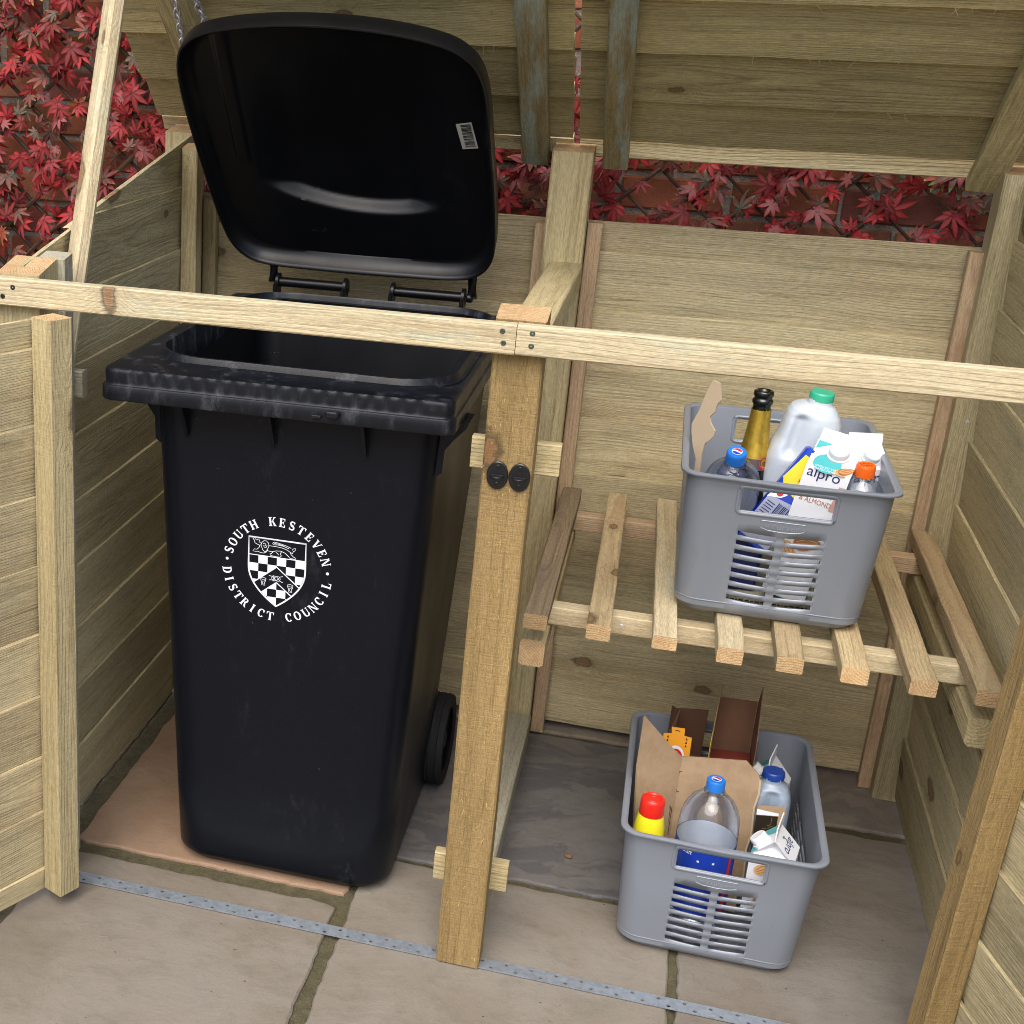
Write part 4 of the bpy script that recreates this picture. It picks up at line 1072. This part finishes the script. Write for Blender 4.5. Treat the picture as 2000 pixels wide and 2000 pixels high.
def drinks_bottle(M, r, H, cap_r, label, lab, capmat, logo=None, lz=(.09, .20), labmat=None, inner=True):
    root = thing('drinks_bottle', M.translation, label, 'bottle')
    b = B()
    prof = [(r * .55, .004), (r * .85, .0), (r * .98, .012), (r, .03), (r, H * .58), (r * 1.0, H * .70), (r * .975, H * .765), (r * .90, H * .82), (r * .74, H * .868), (r * .52, H * .902), (cap_r * 1.05, H * .922), (cap_r * .92, H * .935), (cap_r * .88, H * .95)]
    lathe(b, prof, M, 44, cap1=False); b.build('bottle', M_PET, root, smooth=True)
    b = B(); lathe(b, [(cap_r * .95, H * .925), (cap_r * 1.14, H * .93), (cap_r * 1.14, H * .938), (cap_r * .95, H * .942)], M, 30, cap0=False, cap1=False); b.build('neck_ring', M_PET, root, smooth=True, sharp=40)
    Mc = M @ Matrix.Translation((0, 0, H * .945)); ribbed_cap(Mc, cap_r, cap_r * 1.25, capmat, root, logo=logo)
    if labmat:
        b = B(); lathe(b, [(r * 1.006, lz[0]), (r * 1.006, lz[1])], M, 44, cap0=False, cap1=False); lb = b.build('label', labmat, root, smooth=True)
        b = B(); lathe(b, [(r * .99, lz[0]), (r * .99, lz[1])], M, 44, cap0=False, cap1=False); b.build('label_back', M_LABELBACK, lb, smooth=True)
        return root, lb
    return root, None

# --- champagne bottle
b0 = thing('champagne_bottle', (.424, .452, .66), 'dark empty sparkling wine bottle with torn gold foil in the upper basket', 'bottle')
M = Matrix.Translation((.424, .452, .660))
b = B(); lathe(b, [(.030, .006), (.040, 0), (.0435, .008), (.0435, .125), (.041, .150), (.033, .180), (.0245, .210), (.0195, .240), (.0165, .270), (.0150, .296), (.0150, .300), (.0172, .3025), (.0178, .306), (.0172, .3095), (.0150, .311), (.0150, .314), (.0168, .316), (.0172, .320), (.0166, .324), (.0140, .3255), (.0108, .325), (.0100, .318), (.0095, .28), (.0095, .25)], M, 40, cap1=True); b.build('bottle', M_BOTTLE, b0, smooth=True)
b = B(); n = 40; rg = []
for i, (rr, z) in enumerate([(.0262, .206), (.0232, .220), (.0203, .240), (.0176, .265), (.0160, .292)]):
    rg.append([M @ Vector(((rr + .0006 + .0007 * noise.noise((j * .9, i * 1.3, 2))) * math.cos(2 * math.pi * j / n), (rr + .0006 + .0007 * noise.noise((j * .9, i * 1.3, 2))) * math.sin(2 * math.pi * j / n), z + (.003 * noise.noise((j * .8, 1, 5)) if i == 4 else 0))) for j in range(n)])
loft(b, rg); b.build('gold_foil', M_GOLD, b0, smooth=True)
b = B(); lathe(b, [(.0318, .187), (.0268, .2062)], M, 40, cap0=False, cap1=False); nl = b.build('neck_label', plastic('brown_neck_label', (.075, .045, .05), .4), b0, smooth=True)
def onneck(p, q, off=.0006):
    z = .197 + q; rr = .0318 + (z - .187) * (-.005 / .0192) + off; a = R_(-52) + p / rr
    return M @ Vector((rr * math.cos(a), rr * math.sin(a), z))
b = B(); put_poly(b, circ(0, .002, .0105, 24), onneck); b.build('neck_seal', M_RED, nl)
b = B(); put_poly(b, circ(0, .002, .0075, 24), lambda p, q: onneck(p, q, .0009)); b.build('seal_gold', M_GOLD, nl)
b = B(); put_poly(b, circ(0, .002, .0045, 16), lambda p, q: onneck(p, q, .0012)); b.build('seal_centre', plastic('seal_brown', (.12, .06, .01)), nl)

# --- clear bottle with blue cap (upper basket), tipped towards the front
M = frame((.3885, .398, .690), (-.01, -.40, .915), X)
drinks_bottle(M, .0465, .235, .0165, 'clear empty plastic bottle with blue cap in the upper basket', None, M_BLUECAP, globe_logo, (.06, .14), M_BLUE)
# --- milk jug with green cap
def jug(o, tab, d, ncx, label, mat, capmat, capr, grip=None):
    """tab: (height, left, right) of the outline; d = half depth; ncx = centre of the neck; grip = (x, z0, z1, depth)"""
    root = thing('milk_jug', o, label, 'milk jug'); O = Vector(o)
    b = B(); rings = []; n = 64; zt = tab[-1][0]
    full = []
    for (z0, l0, r0), (z1, l1, r1) in zip(tab[:-1], tab[1:]):
        for i in range(4): t = i / 4; full.append((z0 + (z1 - z0) * t, l0 + (l1 - l0) * t, r0 + (r1 - r0) * t))
    full.append(tab[-1]); wmax = max(r - l for _, l, r in tab)
    for z, l, r in full:
        w = (r - l) / 2; c0 = (l + r) / 2; k = min(1, w / (wmax / 2)); dd = d * (k ** .9) if z > zt * .5 else d * k; e = 2.0 + 1.5 * k ** 2
        dd = max(dd, capr * .92) if z > zt * .9 else dd
        ring = []
        for j in range(n):
            a_ = 2 * math.pi * j / n; c, s_ = math.cos(a_), math.sin(a_)
            x = c0 + math.copysign(abs(c) ** (2 / e), c) * w; y = math.copysign(abs(s_) ** (2 / e), s_) * dd
            if grip:
                gx, g0, g1, gd = grip; g = math.exp(-((x - gx - .10 * (z - (g0 + g1) / 2)) / .011) ** 2) * sstep(g0, g0 + .02, z) * (1 - sstep(g1 - .015, g1, z)); y *= 1 - gd * g
            ring.append(O + Vector((x, y, z)))
        rings.append(ring)
    loft(b, rings, True, True); b.build('jug_body', mat, root, smooth=True, sharp=60)
    ribbed_cap(Matrix.Translation(O + Vector((ncx, 0, zt - .004))), capr, capr * .72, capmat, root)
    return root
jg = jug((.489, .462, .735), [(0, -.046, .048), (.006, -.053, .053), (.02, -.055, .055), (.105, -.057, .056), (.140, -.056, .0555), (.156, -.053, .055), (.174, -.047, .0545), (.190, -.0445, .054), (.208, -.0425, .052), (.221, -.040, .047), (.230, -.035, .041), (.236, -.026, .035), (.240, -.012, .0305), (.250, -.010, .0285)], .050, .0095, 'cloudy white plastic milk jug with green cap in the upper basket', M_JUG, M_GREENCAP, .0205, (-.020, .140, .228, .30))
jg.rotation_euler = (R_(3), R_(4.5), 0)

# --- drink cartons with slanted top, screw cap and folded fin
def carton(o, up, right, w, d, H, rise, label, art, capr=.0155, cap_at=(0.0, .38)):
    root = thing('drink_carton', o, label, 'carton'); M = frame(o, up, right); b = B()
    # front is -y: the top slopes from the low front up to the high back
    def P(x, y, z): return M @ Vector((x, y, z))
    v = [P(-w, -d, 0), P(w, -d, 0), P(w, d, 0), P(-w, d, 0), P(-w, -d, H), P(w, -d, H), P(w, d * .55, H + rise), P(-w, d * .55, H + rise), P(w * .96, d * .98, H - .004), P(-w * .96, d * .98, H - .004)]
    ix = [b.vert(p) for p in v]
    for f in ((0, 1, 5, 4), (0, 3, 2, 1), (4, 5, 6, 7), (1, 2, 8, 5), (5, 8, 6), (3, 0, 4, 9), (4, 7, 9), (2, 3, 9, 8), (7, 6, 8, 9)): b.face([ix[i] for i in f])
    bo = b.build('carton_body', M_CARTON, root)
    b = B(); n0 = [b.vert(p) for p in (P(-w * .97, d * .50, H + rise - .001), P(w * .97, d * .50, H + rise - .001), P(w * .95, d * .62, H + rise + .021), P(-w * .95, d * .62, H + rise + .021), P(-w * .97, d * .56, H + rise - .001), P(w * .97, d * .56, H + rise - .001), P(w * .95, d * .66, H + rise + .021), P(-w * .95, d * .66, H + rise + .021))]
    for f in ((0, 1, 2, 3), (5, 4, 7, 6), (3, 2, 6, 7), (0, 3, 7, 4), (1, 5, 6, 2)): b.face([n0[i] for i in f])
    b.build('folded_fin', M_CARTON, root)
    top = Vector((0, 1.55 * d, rise)); L = top.length; top.normalize(); nt_ = X.cross(top)
    def tf(p, q, off=.0006): return M @ (Vector((p, -d, H)) + top * q + nt_ * off)
    def fr(p, q, off=.0006): return P(p, -d - off, q)
    def sd(p, q, off=.0006): return P(w + off, p, q)
    Mt = Matrix.Identity(4); c0 = tf(cap_at[0], L * cap_at[1], 0)
    zr = (M.to_3x3() @ nt_).normalized(); xr = (M.to_3x3() @ X).normalized(); Mc = frame(c0, zr, xr)
    b = B(); lathe(b, [(capr * 1.15, 0), (capr * 1.15, .004), (capr * .9, .0045)], Mc, 30); b.build('spout_collar', M_CARTON, root, smooth=True, sharp=40)
    ribbed_cap(Mc @ Matrix.Translation((0, 0, .004)), capr, .012, M_CARTON, root)
    art(root, bo, fr, tf, sd, L); return root
def almond(fn, cx, cy, s, a, parent, m1=M_ALMOND, m2=M_ALMONDL, k=0.0):
    ca, sa = math.cos(R_(a)), math.sin(R_(a))
    def tr(p, q): return (cx + (p * ca - q * sa) * s, cy + (p * sa + q * ca) * s)
    pts = [tr(math.cos(t) * 1.0, math.sin(t) * .55 * (1 - .35 * math.cos(t))) for t in [2 * math.pi * i / 20 for i in range(20)]]
    b = B(); put_poly(b, pts, lambda p, q: fn(p, q, .0009 + k)); b.build('almond_picture', m1, parent)
    b = B()
    for j in (-.28, 0, .28): put_stroke(b, [tr(-.75, j * .6), tr(0, j * 1.2), tr(.8, j * .3)], .07 * s, lambda p, q: fn(p, q, .0012 + k))
    b.build('almond_lines', m2, parent)
def art1(root, bo, fr, tf, sd, L):
    b = B(); put_poly(b, circ(-.006, L * .22, .0225, 30), lambda p, q: tf(p, q, .0007)); b.build('teal_roundel', M_TEAL, bo)
    b = B(); put_poly(b, [(-.034, L * .66), (-.012, L * .96), (-.034, L * .98)], lambda p, q: tf(p, q, .0007)); b.build('teal_corner', M_TEAL, bo)
    b = B()
    for i, t in enumerate(('CHILLED TO', 'PERFECTION')): put_text(b, t, .0060, lambda p, q: tf(p - .006, q + L * .22 - .010 - .0065 * i, .0010))
    b.build('roundel_lettering', M_WHITE, bo)
    almond(tf, .026, L * .16, .014, 40, bo); almond(tf, .018, L * .03, .010, -20, bo, M_ALMONDL, M_ALMOND)
    b = B(); put_text(b, 'alpro', .026, lambda p, q: fr(p - .004, q + .2265)); b.build('maker_lettering', M_NAVY, bo)
    b = B(); put_poly(b, [(.003, .2315), (.007, .2325), (.009, .2350), (.005, .2345)], fr); b.build('leaf_mark', M_GREENP, bo)
    b = B(); put_text(b, 'COCONUT', .0125, lambda p, q: fr(p - .004, q + .193), sx=.8); b.build('flavour_lettering', M_TEAL, bo)
    b = B(); put_text(b, '& ALMOND', .0125, lambda p, q: fr(p - .003, q + .1785), sx=.8); b.build('flavour_lettering', M_ALMOND, bo)
    b = B(); put_poly(b, [(.021, .170), (.0355, .170), (.0355, .215), (.025, .215)], fr); b.build('pink_panel', M_PINKP, bo)
    almond(fr, .008, .105, .022, 20, bo, M_ALMOND, M_ALMONDL); almond(fr, -.016, .085, .018, -40, bo, M_ALMONDL, M_ALMOND)
carton((.504, .338, .660), (.16, .02, 1), (.95, -.24, -.2), .036, .036, .235, .034, 'white almond drink carton with teal roundel and white cap in the upper basket', art1, .0165, (.004, .62))
def art2(root, bo, fr, tf, sd, L):
    b = B(); put_poly(b, [(-.034, 0), (-.012, 0), (-.026, L * .5), (-.034, L * .5)], lambda p, q: tf(p, q, .0007)); b.build('teal_corner', M_TEAL, bo)
    b = B(); put_text(b, 'alpro', .026, lambda p, q: sd(p * .8 + .004, q + .19)); put_text(b, 'alpro', .030, lambda p, q: fr(p, q + .20)); b.build('maker_lettering', M_NAVY, bo)
    almond(fr, 0, .12, .022, 20, bo, M_ALMONDL, M_ALMOND); almond(fr, -.012, .16, .015, -30, bo)
carton((.600, .462, .655), (.04, 0, 1), (.93, .36, 0), .033, .030, .215, .030, 'white carton wedged in the back right corner of the upper basket', art2, .014, (0, .4))

# --- clear bottle with orange cap
M = frame((.5925, .335, .735), (-.015, -.10, 1), X)
ob, _ = drinks_bottle(M, .036, .165, .0158, 'small clear plastic bottle with orange cap in the upper basket', None, M_ORANGE, None, (.03, .09), M_CARTON)
b = B()
for k in range(5):
    for y0 in (.002, -.006): put_stroke(b, [(-.009 + k * .004, y0), (-.0075 + k * .004, y0 + .005), (-.0065 + k * .004, y0 + .001)], .0012, lambda p, q: M @ Vector((p, q, .165 * .945 + .0158 * 1.25 + .0001)))
b.build('printed_code', M_BLACK, ob)

# --- yellow and blue spread pack, leaning
M = frame((.464, .345, .797), (.50, .12, .86), (.86, -.15, -.50))
sp_ = thing('butter_pack', M.translation, 'blue and yellow spread pack lying aslant below the milk jug', 'food pack')
b = B(); boxm(b, -.030, .030, -.022, .022, -.065, .125, M, .004); pk = b.build('pack_body', M_BLUE, sp_)
def pf(p, q, off=.0005): return M @ Vector((p, -.022 - off, q))
b = B(); put_poly(b, [(-.030, .062), (-.024, .112), (.030, .112), (.030, .070), (.012, .064), (0, .050), (-.012, .040)], pf); b.build('yellow_band', M_YELCARD, pk)
b = B(); put_poly(b, circ(.010, .062, .024, 24, .020), lambda p, q: pf(p, q, .0008)); b.build('yellow_roundel', M_YELCARD, pk)
b = B()
for i, t in enumerate(('so easy', 'easy', 'different')): put_text(b, t, .0115 if i < 2 else .010, lambda p, q: pf(p + .010, q + .072 - i * .010, .0011))
b.build('slogan_lettering', M_NAVY, pk)
b = B(); put_poly(b, [(-.030, .020), (-.010, .030), (-.004, .040), (-.018, .052), (-.026, .046)], lambda p, q: pf(p, q, .0009)); b.build('white_splash', M_WHITE, pk)
b = B(); put_poly(b, circ(-.016, .036, .0055, 14), lambda p, q: pf(p, q, .0013)); b.build('red_dot', M_RED, pk)
b = B(); put_poly(b, [(-.029, -.055), (.029, -.055), (.029, .034), (-.029, .024)], pf); bk = b.build('pale_panel', M_PALEBLUE, pk)
b = B(); x = -.006
while x < .022:
    h = rng.choice((.0007, .0012, .002)); put_poly(b, [(x, -.030), (x + h, -.030), (x + h, .022), (x, .022)], lambda p, q: pf(p, q, .0009)); x += h + rng.choice((.0008, .0014))
for i in range(12): put_stroke(b, [(-.025, -.042 + i * .0052), (-.010, -.042 + i * .0052)], .0016, lambda p, q: pf(p, q, .0009))
b.build('barcode', M_NAVY, bk)

# --- torn cardboard strip standing against the left side
def card(name, loops, fn, th, label, cat, mats=M_CARD, group=None):
    b = B(); sheet(b, loops, fn, th); return tag(b.build(name, mats), label, cat, group)
pts = [(.3280, .700), (.3260, .860), (.3180, .880), (.3120, .905), (.3110, .918), (.3200, .945), (.3290, .985), (.3350, 1.003), (.3470, 1.000), (.3520, .972), (.3490, .968), (.3470, .962), (.3455, .950), (.3410, .944), (.3385, .938), (.3405, .930), (.3470, .921), (.3500, .918), (.3490, .908), (.3440, .900), (.3370, .892), (.3340, .868), (.3340, .700)]
card('cardboard_strip', [pts], lambda p, q: Vector((p, .405 + (q - .85) * .10 - (p - .33) * .9, q)), Vector((.002, .003, 0)), 'torn upright strip of brown cardboard at the left side of the upper basket', 'cardboard', plastic('pale_torn_cardboard', (.46, .37, .26), .9, .2, .2, 90., .4, (.30, .22, .14), 20.))

# --- darker packaging lower in the upper basket
def packet(name, x0, x1, y0, y1, z0, z1, mat, label, cat, rz=0, prints=()):
    M = Matrix.Translation(((x0 + x1) / 2, (y0 + y1) / 2, z0)) @ Matrix.Rotation(R_(rz), 4, 'Z')
    root = thing(name, M.translation, label, cat); w, d = (x1 - x0) / 2, (y1 - y0) / 2
    b = B(); boxm(b, -w, w, -d, d, 0, z1 - z0, M, .003); bo = b.build('packet_body', mat, root)
    for nm, m_, poly in prints:
        b = B(); put_poly(b, poly, lambda p, q: M @ Vector((p, -d - .0006, q))); b.build(nm, m_, bo)
    return root
packet('food_packet', .352, .452, .330, .372, .655, .785, M_NAVY, 'dark blue packet showing through the left slots of the upper basket', 'packet', 3, (('blue_edge', M_BLUE, [(-.05, 0), (-.03, 0), (-.025, .13), (-.05, .13)]),))
b = B()
for i in range(5): boxm(b, .347 + i * .002, .590 - i * .003, .318, .60, .6285 + i * .005, .6330 + i * .005, None, .001)
nw = tag(b.build('folded_newspaper', M_PAPER), 'folded cream newspaper lying on the floor of the upper basket', 'newspaper')
b = B()
for i in range(3):
    x = .36
    while x < .585:
        w_ = rng.uniform(.002, .009); put_poly(b, [(x, .634 + i * .0065), (x + w_, .634 + i * .0065), (x + w_, .6365 + i * .0065), (x, .6365 + i * .0065)], lambda p, q: Vector((p, .3172, q))); x += w_ + .0016
b.build('newsprint_lettering', M_BLACK, nw)

# --- lower basket -------------------------------------------------------------
# folded cardboard sheet: main panel and a higher left flap
cbr = thing('cardboard_sheet', (.44, .33, .01), 'large folded brown cardboard sheet with a torn right edge in the lower basket', 'cardboard')
fold = Vector((.378, .338, 0)); Rt = Vector((.985, -.05, -.0)).normalized(); Lf = Vector((-.83, -.60, 0)).normalized()
def cf(p, q): return fold + Rt * p + Vector((0, (q - .3) * .10, q))
tear = [(.136 + .0022 * math.sin(i * 2.1) + (.004 * (8 - i) / 8), .292 - i * .0275) for i in range(0, 9)]
b = B(); sheet(b, [[(0, .02), (0, .3075), (.112, .3225), (.135, .302)] + tear + [(.135, .02)]], cf, Vector((0, .004, 0))); b.build('front_panel', M_CARD, cbr)
def cl(p, q): return fold + Lf * p + Vector((0, (q - .3) * .10 * (1 - p / .1), q))
b = B(); sheet(b, [[(0, .02), (0, .3075), (.020, .325), (.094, .405), (.095, .30), (.086, .20), (.066, .02)]], cl, Vector((-.003, .003, 0))); fl = b.build('side_flap', M_CARD, cbr)
for p, q, s1, s2 in ((-.001, .279, 1, -1), (.067, .278, -1, -1), (-.001, .238, 1, 1)):
    b = B(); put_stroke(b, [(p, q + .005 * s2), (p, q), (p + .005 * s1, q)], .0014, lambda a, c: cf(a, c) - Y * .0008); b.build('printed_corner_tick', M_BLACK, cbr)
b = B(); x = .006
while x < .032:
    h = rng.choice((.0008, .0014)); put_poly(b, [(x, .150), (x + h, .150), (x + h, .205 + x * .5), (x, .205 + x * .5)], lambda a, c: cl(a, c) + Vector((.0007, -.0007, 0))); x += h + .0016
b.build('printed_barcode', M_BLACK, fl)
b = B(); put_stroke(b, tear, .0035, lambda a, c: cf(a, c) - Y * .0006); b.build('torn_edge', plastic('torn_paper_edge', (.52, .40, .26), .9), cbr)
# yellow bottle with red cap
M = Matrix.Translation((.3335, .207, .045)); yb = thing('sauce_bottle', M.translation, 'yellow plastic bottle with a red screw cap in the lower basket', 'bottle')
b = B(); lathe(b, [(.02, .003), (.026, 0), (.028, .006), (.028, .15), (.0265, .185), (.0232, .203), (.0215, .21), (.0205, .213)], M, 36); b.build('bottle', M_YELLOW, yb, smooth=True, sharp=60)
b = B(); lathe(b, [(.0213, .208), (.0215, .209), (.0210, .236), (.0203, .2405), (.0180, .2425), (.0165, .2422), (.0150, .2400), (.0120, .2402), (.0112, .2412), (.0080, .2410), (.0074, .2402), (0.0015, .2402), (.001, .2412)], M, 40); b.build('cap', M_REDCAP, yb, smooth=True, sharp=50)
# big clear bottle with blue label
M = frame((.4330, .222, .012), (.0, -.035, 1), X)
cb, lb = drinks_bottle(M, .0520, .330, .0160, 'large clear bottle with blue label and blue cap in the lower basket', None, M_BLUECAP, globe_logo, (.075, .212), M_BLUE)
def onl(p, q, off=.0006): rr = .0520 * 1.006 + off; a = R_(-90) + p / rr; return M @ Vector((rr * math.cos(a), rr * math.sin(a), q))
for p in (-.012, .014): b = B(); put_poly(b, [(p - .002, .189), (p + .002, .189), (p + .002, .193), (p - .002, .193)], onl); b.build('white_mark', M_WHITE, lb)
b = B(); put_text(b, 'Caff', .014, lambda p, q: onl(p - .036, q + .203)); b.build('label_lettering', M_WHITE, lb)
b = B(); put_poly(b, [(.040, .08), (.052, .08), (.052, .21), (.046, .21)], onl); b.build('label_red', M_RED, lb)
# milk bottle with dark blue cap
jug((.5430, .368, .020), [(0, -.030, .030), (.006, -.036, .036), (.2, -.037, .037), (.222, -.0365, .0365), (.236, -.034, .034), (.246, -.029, .029), (.252, -.022, .022), (.256, -.0185, .0185), (.266, -.0180, .0180)], .036, 0, 'cloudy milk bottle with dark blue cap in the lower basket', M_JUG2, M_NAVYCAP, .0198, (.0, .19, .25, .35))
# cartons of the lower basket: gable top, cap on the left slope, fin along the ridge
def gable_carton(o, yaw, lean, w, d, H, rise, label, capr, cap_y):
    root = thing('drink_carton', o, label, 'carton'); M = Matrix.Translation(o) @ Matrix.Rotation(R_(yaw), 4, 'Z') @ Matrix.Rotation(R_(lean), 4, 'X'); b = B()
    def P(x, y, z): return M @ Vector((x, y, z))
    v = [P(-w, -d, 0), P(w, -d, 0), P(w, d, 0), P(-w, d, 0), P(-w, -d, H), P(w, -d, H), P(w, d, H), P(-w, d, H), P(0, -d * .98, H + rise), P(0, d * .98, H + rise), P(0, -d * .45, H + rise * .45), P(0, d * .45, H + rise * .45)]
    ix = [b.vert(p) for p in v]
    for f in ((0, 1, 5, 4), (0, 3, 2, 1), (1, 2, 6, 5), (2, 3, 7, 6), (3, 0, 4, 7), (4, 7, 9, 8), (5, 8, 9, 6), (4, 10, 5), (4, 8, 10), (5, 10, 8), (7, 6, 11), (6, 9, 11), (7, 11, 9)): b.face([ix[i] for i in f])
    bo = b.build('carton_body', M_CARTON, root)
    b = B(); t = .0011; n0 = []
    for y, z in ((-d * .97, H + rise - .001), (d * .97, H + rise - .001), (d * .95, H + rise + .023), (-d * .93, H + rise + .024)):
        for x in (-t, t): n0.append(b.vert(P(x, y, z)))
    for f in ((0, 2, 4, 6), (1, 7, 5, 3), (0, 6, 7, 1), (6, 4, 5, 7), (4, 2, 3, 5)): b.face([n0[i] for i in f])
    b.build('folded_fin', M_CARTON, root)
    sl = Vector((w, 0, rise)); L = sl.length; sl.normalize(); nl_ = Vector((-rise, 0, w)).normalized(); sr = Vector((-w, 0, rise)).normalized(); nr_ = Vector((rise, 0, w)).normalized()
    def lf_(p, q, off=.0006): return M @ (Vector((-w, p, H)) + sl * q + nl_ * off)        # p into depth, q up the slope
    def rt_(p, q, off=.0006): return M @ (Vector((w, -p, H)) + sr * q + nr_ * off)
    def fr_(p, q, off=.0006): return P(p, -d - off, q)
    def sd_(p, q, off=.0006): return P(w + off, p, q)
    c0 = lf_(cap_y, L * .42, 0); Mc = frame(c0, M.to_3x3() @ nl_, M.to_3x3() @ Y)
    b = B(); lathe(b, [(capr * 1.15, 0), (capr * 1.15, .004), (capr * .9, .0045)], Mc, 30); b.build('spout_collar', M_CARTON, root, smooth=True, sharp=40)
    ribbed_cap(Mc @ Matrix.Translation((0, 0, .004)), capr, .013, M_CARTON, root)
    b = B(); put_poly(b, [(d * .3, L * .45), (d * .95, L * .2), (d * .95, L * .97), (d * .1, L * .97)], lf_); put_poly(b, [(-d * .95, .0005), (-d * .2, .0005), (-d * .6, L * .3), (-d * .95, L * .3)], lf_); b.build('teal_corner', M_TEAL, bo)
    b = B(); put_text(b, 'alpro', .026, lambda p, q: rt_(p * .9, L * .42 - q)); b.build('maker_lettering', M_NAVY, bo)
    b = B(); put_poly(b, [(.010, L * .74), (.004, L * .80), (-.001, L * .77), (.004, L * .70)], lambda p, q: rt_(-p, q)); b.build('leaf_mark', M_GREENP, bo)
    almond(fr_, -.010, H - .022, .018, 40, bo, M_ALMONDL, M_ALMOND); almond(fr_, .014, H - .034, .016, -20, bo, M_ALMOND, M_ALMONDL); almond(fr_, 0, H - .09, .02, 10, bo, M_ALMONDL, M_ALMOND)
gable_carton((.5455, .188, .125), -12, 0, .036, .034, .112, .036, 'white carton with white cap at the front right of the lower basket', .0150, -.012)
gable_carton((.5470, .445, .012), -14, 2, .035, .034, .222, .042, 'white carton behind the milk bottle with dark blue cap in the lower basket', .0150, -.010)
# leaflet with a dark picture
lfr = thing('picture_leaflet', (.542, .300, .06), 'brown card with a dark picture of roots in the lower basket', 'card')
b = B(); sheet(b, [[(.5185, .06), (.5660, .06), (.5660, .258), (.5185, .252)]], lambda p, q: Vector((p, .300 + (q - .2) * .12, q)), Vector((0, .0015, 0))); cd_ = b.build('card', M_CARD, lfr)
def lz_(p, q, off=.0006): return Vector((p, .300 + (q - .2) * .12 - off, q))
b = B(); put_poly(b, [(.5185, .235), (.5560, .239), (.5560, .244), (.5185, .246)], lz_); b.build('white_margin', M_WHITE, cd_)
b = B(); put_poly(b, [(.5185, .10), (.5555, .10), (.5555, .238), (.5185, .234)], lz_); pc = b.build('dark_picture', plastic('dark_earth_print', (.022, .016, .010), .35), cd_)
b = B()
for i in range(14):
    x, z = rng.uniform(.520, .550), rng.uniform(.15, .232); a = rng.uniform(-.6, .9); p_ = []
    for k in range(6): p_.append((min(.555, max(.519, x)), min(.233, z))); x += .004 * math.cos(a); z += .004 * math.sin(a); a += rng.uniform(-.8, .8)
    put_stroke(b, p_, .0007, lambda p, q: lz_(p, q, .0010))
b.build('root_lines', plastic('root_print', (.25, .17, .08), .5), pc)
# open brown box with red floor
bx_ = thing('open_box', (.465, .44, .02), 'opened brown carton with red inner floor standing at the back of the lower basket', 'box')
def quad(name, pts, m, th=(0, .0012, 0), parent=bx_):
    b = B(); n0 = len(b.v); k = len(pts)
    for p in pts: b.vert(p)
    for p in pts: b.vert(Vector(p) + Vector(th))
    b.face(range(k)); b.face(list(range(k, 2 * k))[::-1])
    for i in range(k): b.face((i, (i + 1) % k, k + (i + 1) % k, k + i))
    return b.build(name, m, parent)
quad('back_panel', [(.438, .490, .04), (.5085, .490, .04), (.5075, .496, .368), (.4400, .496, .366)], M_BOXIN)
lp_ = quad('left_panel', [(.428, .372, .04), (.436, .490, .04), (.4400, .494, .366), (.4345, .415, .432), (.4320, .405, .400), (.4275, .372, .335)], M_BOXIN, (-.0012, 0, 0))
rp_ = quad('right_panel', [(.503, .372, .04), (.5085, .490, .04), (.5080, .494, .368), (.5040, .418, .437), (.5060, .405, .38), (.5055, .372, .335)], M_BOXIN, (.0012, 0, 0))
quad('yellow_print', [(.4262, .372, .15), (.4262, .372, .33), (.4312, .405, .395), (.4322, .41, .395), (.4292, .40, .15)], M_YELCARD, (-.0006, 0, 0), lp_)
quad('red_floor', [(.4295, .376, .283), (.503, .376, .288), (.5060, .470, .270), (.4360, .470, .266)], M_MAROON, (0, 0, -.002))
# second dark box and the orange card behind the cardboard
db = thing('dark_box', (.39, .46, .02), 'dark brown open box behind the orange card in the lower basket', 'box')
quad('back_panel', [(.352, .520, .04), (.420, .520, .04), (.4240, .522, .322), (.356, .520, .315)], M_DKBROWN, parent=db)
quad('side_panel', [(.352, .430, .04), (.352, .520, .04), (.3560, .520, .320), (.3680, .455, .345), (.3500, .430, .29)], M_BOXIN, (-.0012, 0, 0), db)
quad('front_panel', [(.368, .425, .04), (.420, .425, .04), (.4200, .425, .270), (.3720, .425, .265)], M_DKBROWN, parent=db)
oc = thing('orange_card', (.368, .385, .10), 'orange yellow packaging card with a red roundel in the lower basket', 'card')
b = B(); sheet(b, [[(.340, .09), (.396, .09), (.3935, .318), (.3795, .3195), (.3790, .334), (.3555, .3335), (.3560, .3205), (.3420, .319)]], lambda p, q: Vector((p, .385 + (q - .2) * .12, q)), Vector((0, .0012, 0))); ocb = b.build('card', M_ORCARD, oc)
def of(p, q, off=.0006): return Vector((p, .385 + (q - .2) * .12 - off, q))
b = B(); put_poly(b, circ(.368, .277, .0165, 26, .0215), of); b.build('pale_ring', M_CARTON, ocb)
b = B(); put_poly(b, circ(.369, .274, .0125, 26, .0185), lambda p, q: of(p, q, .0009)); b.build('red_roundel', M_RED, ocb)
b = B(); put_text(b, 'Ped', .014, lambda p, q: of(.366 + q * .9, .278 - p, .0013)); b.build('roundel_lettering', M_WHITE, ocb)
b = B()
for x in (.3505, .3845):
    for z in (.300, .307, .314): put_poly(b, [(x - .002, z - .002), (x + .002, z - .002), (x, z + .003)], of)
put_stroke(b, [(.362, .327), (.366, .329), (.371, .327)], .0015, of); b.build('printed_triangles', M_BLACK, ocb)
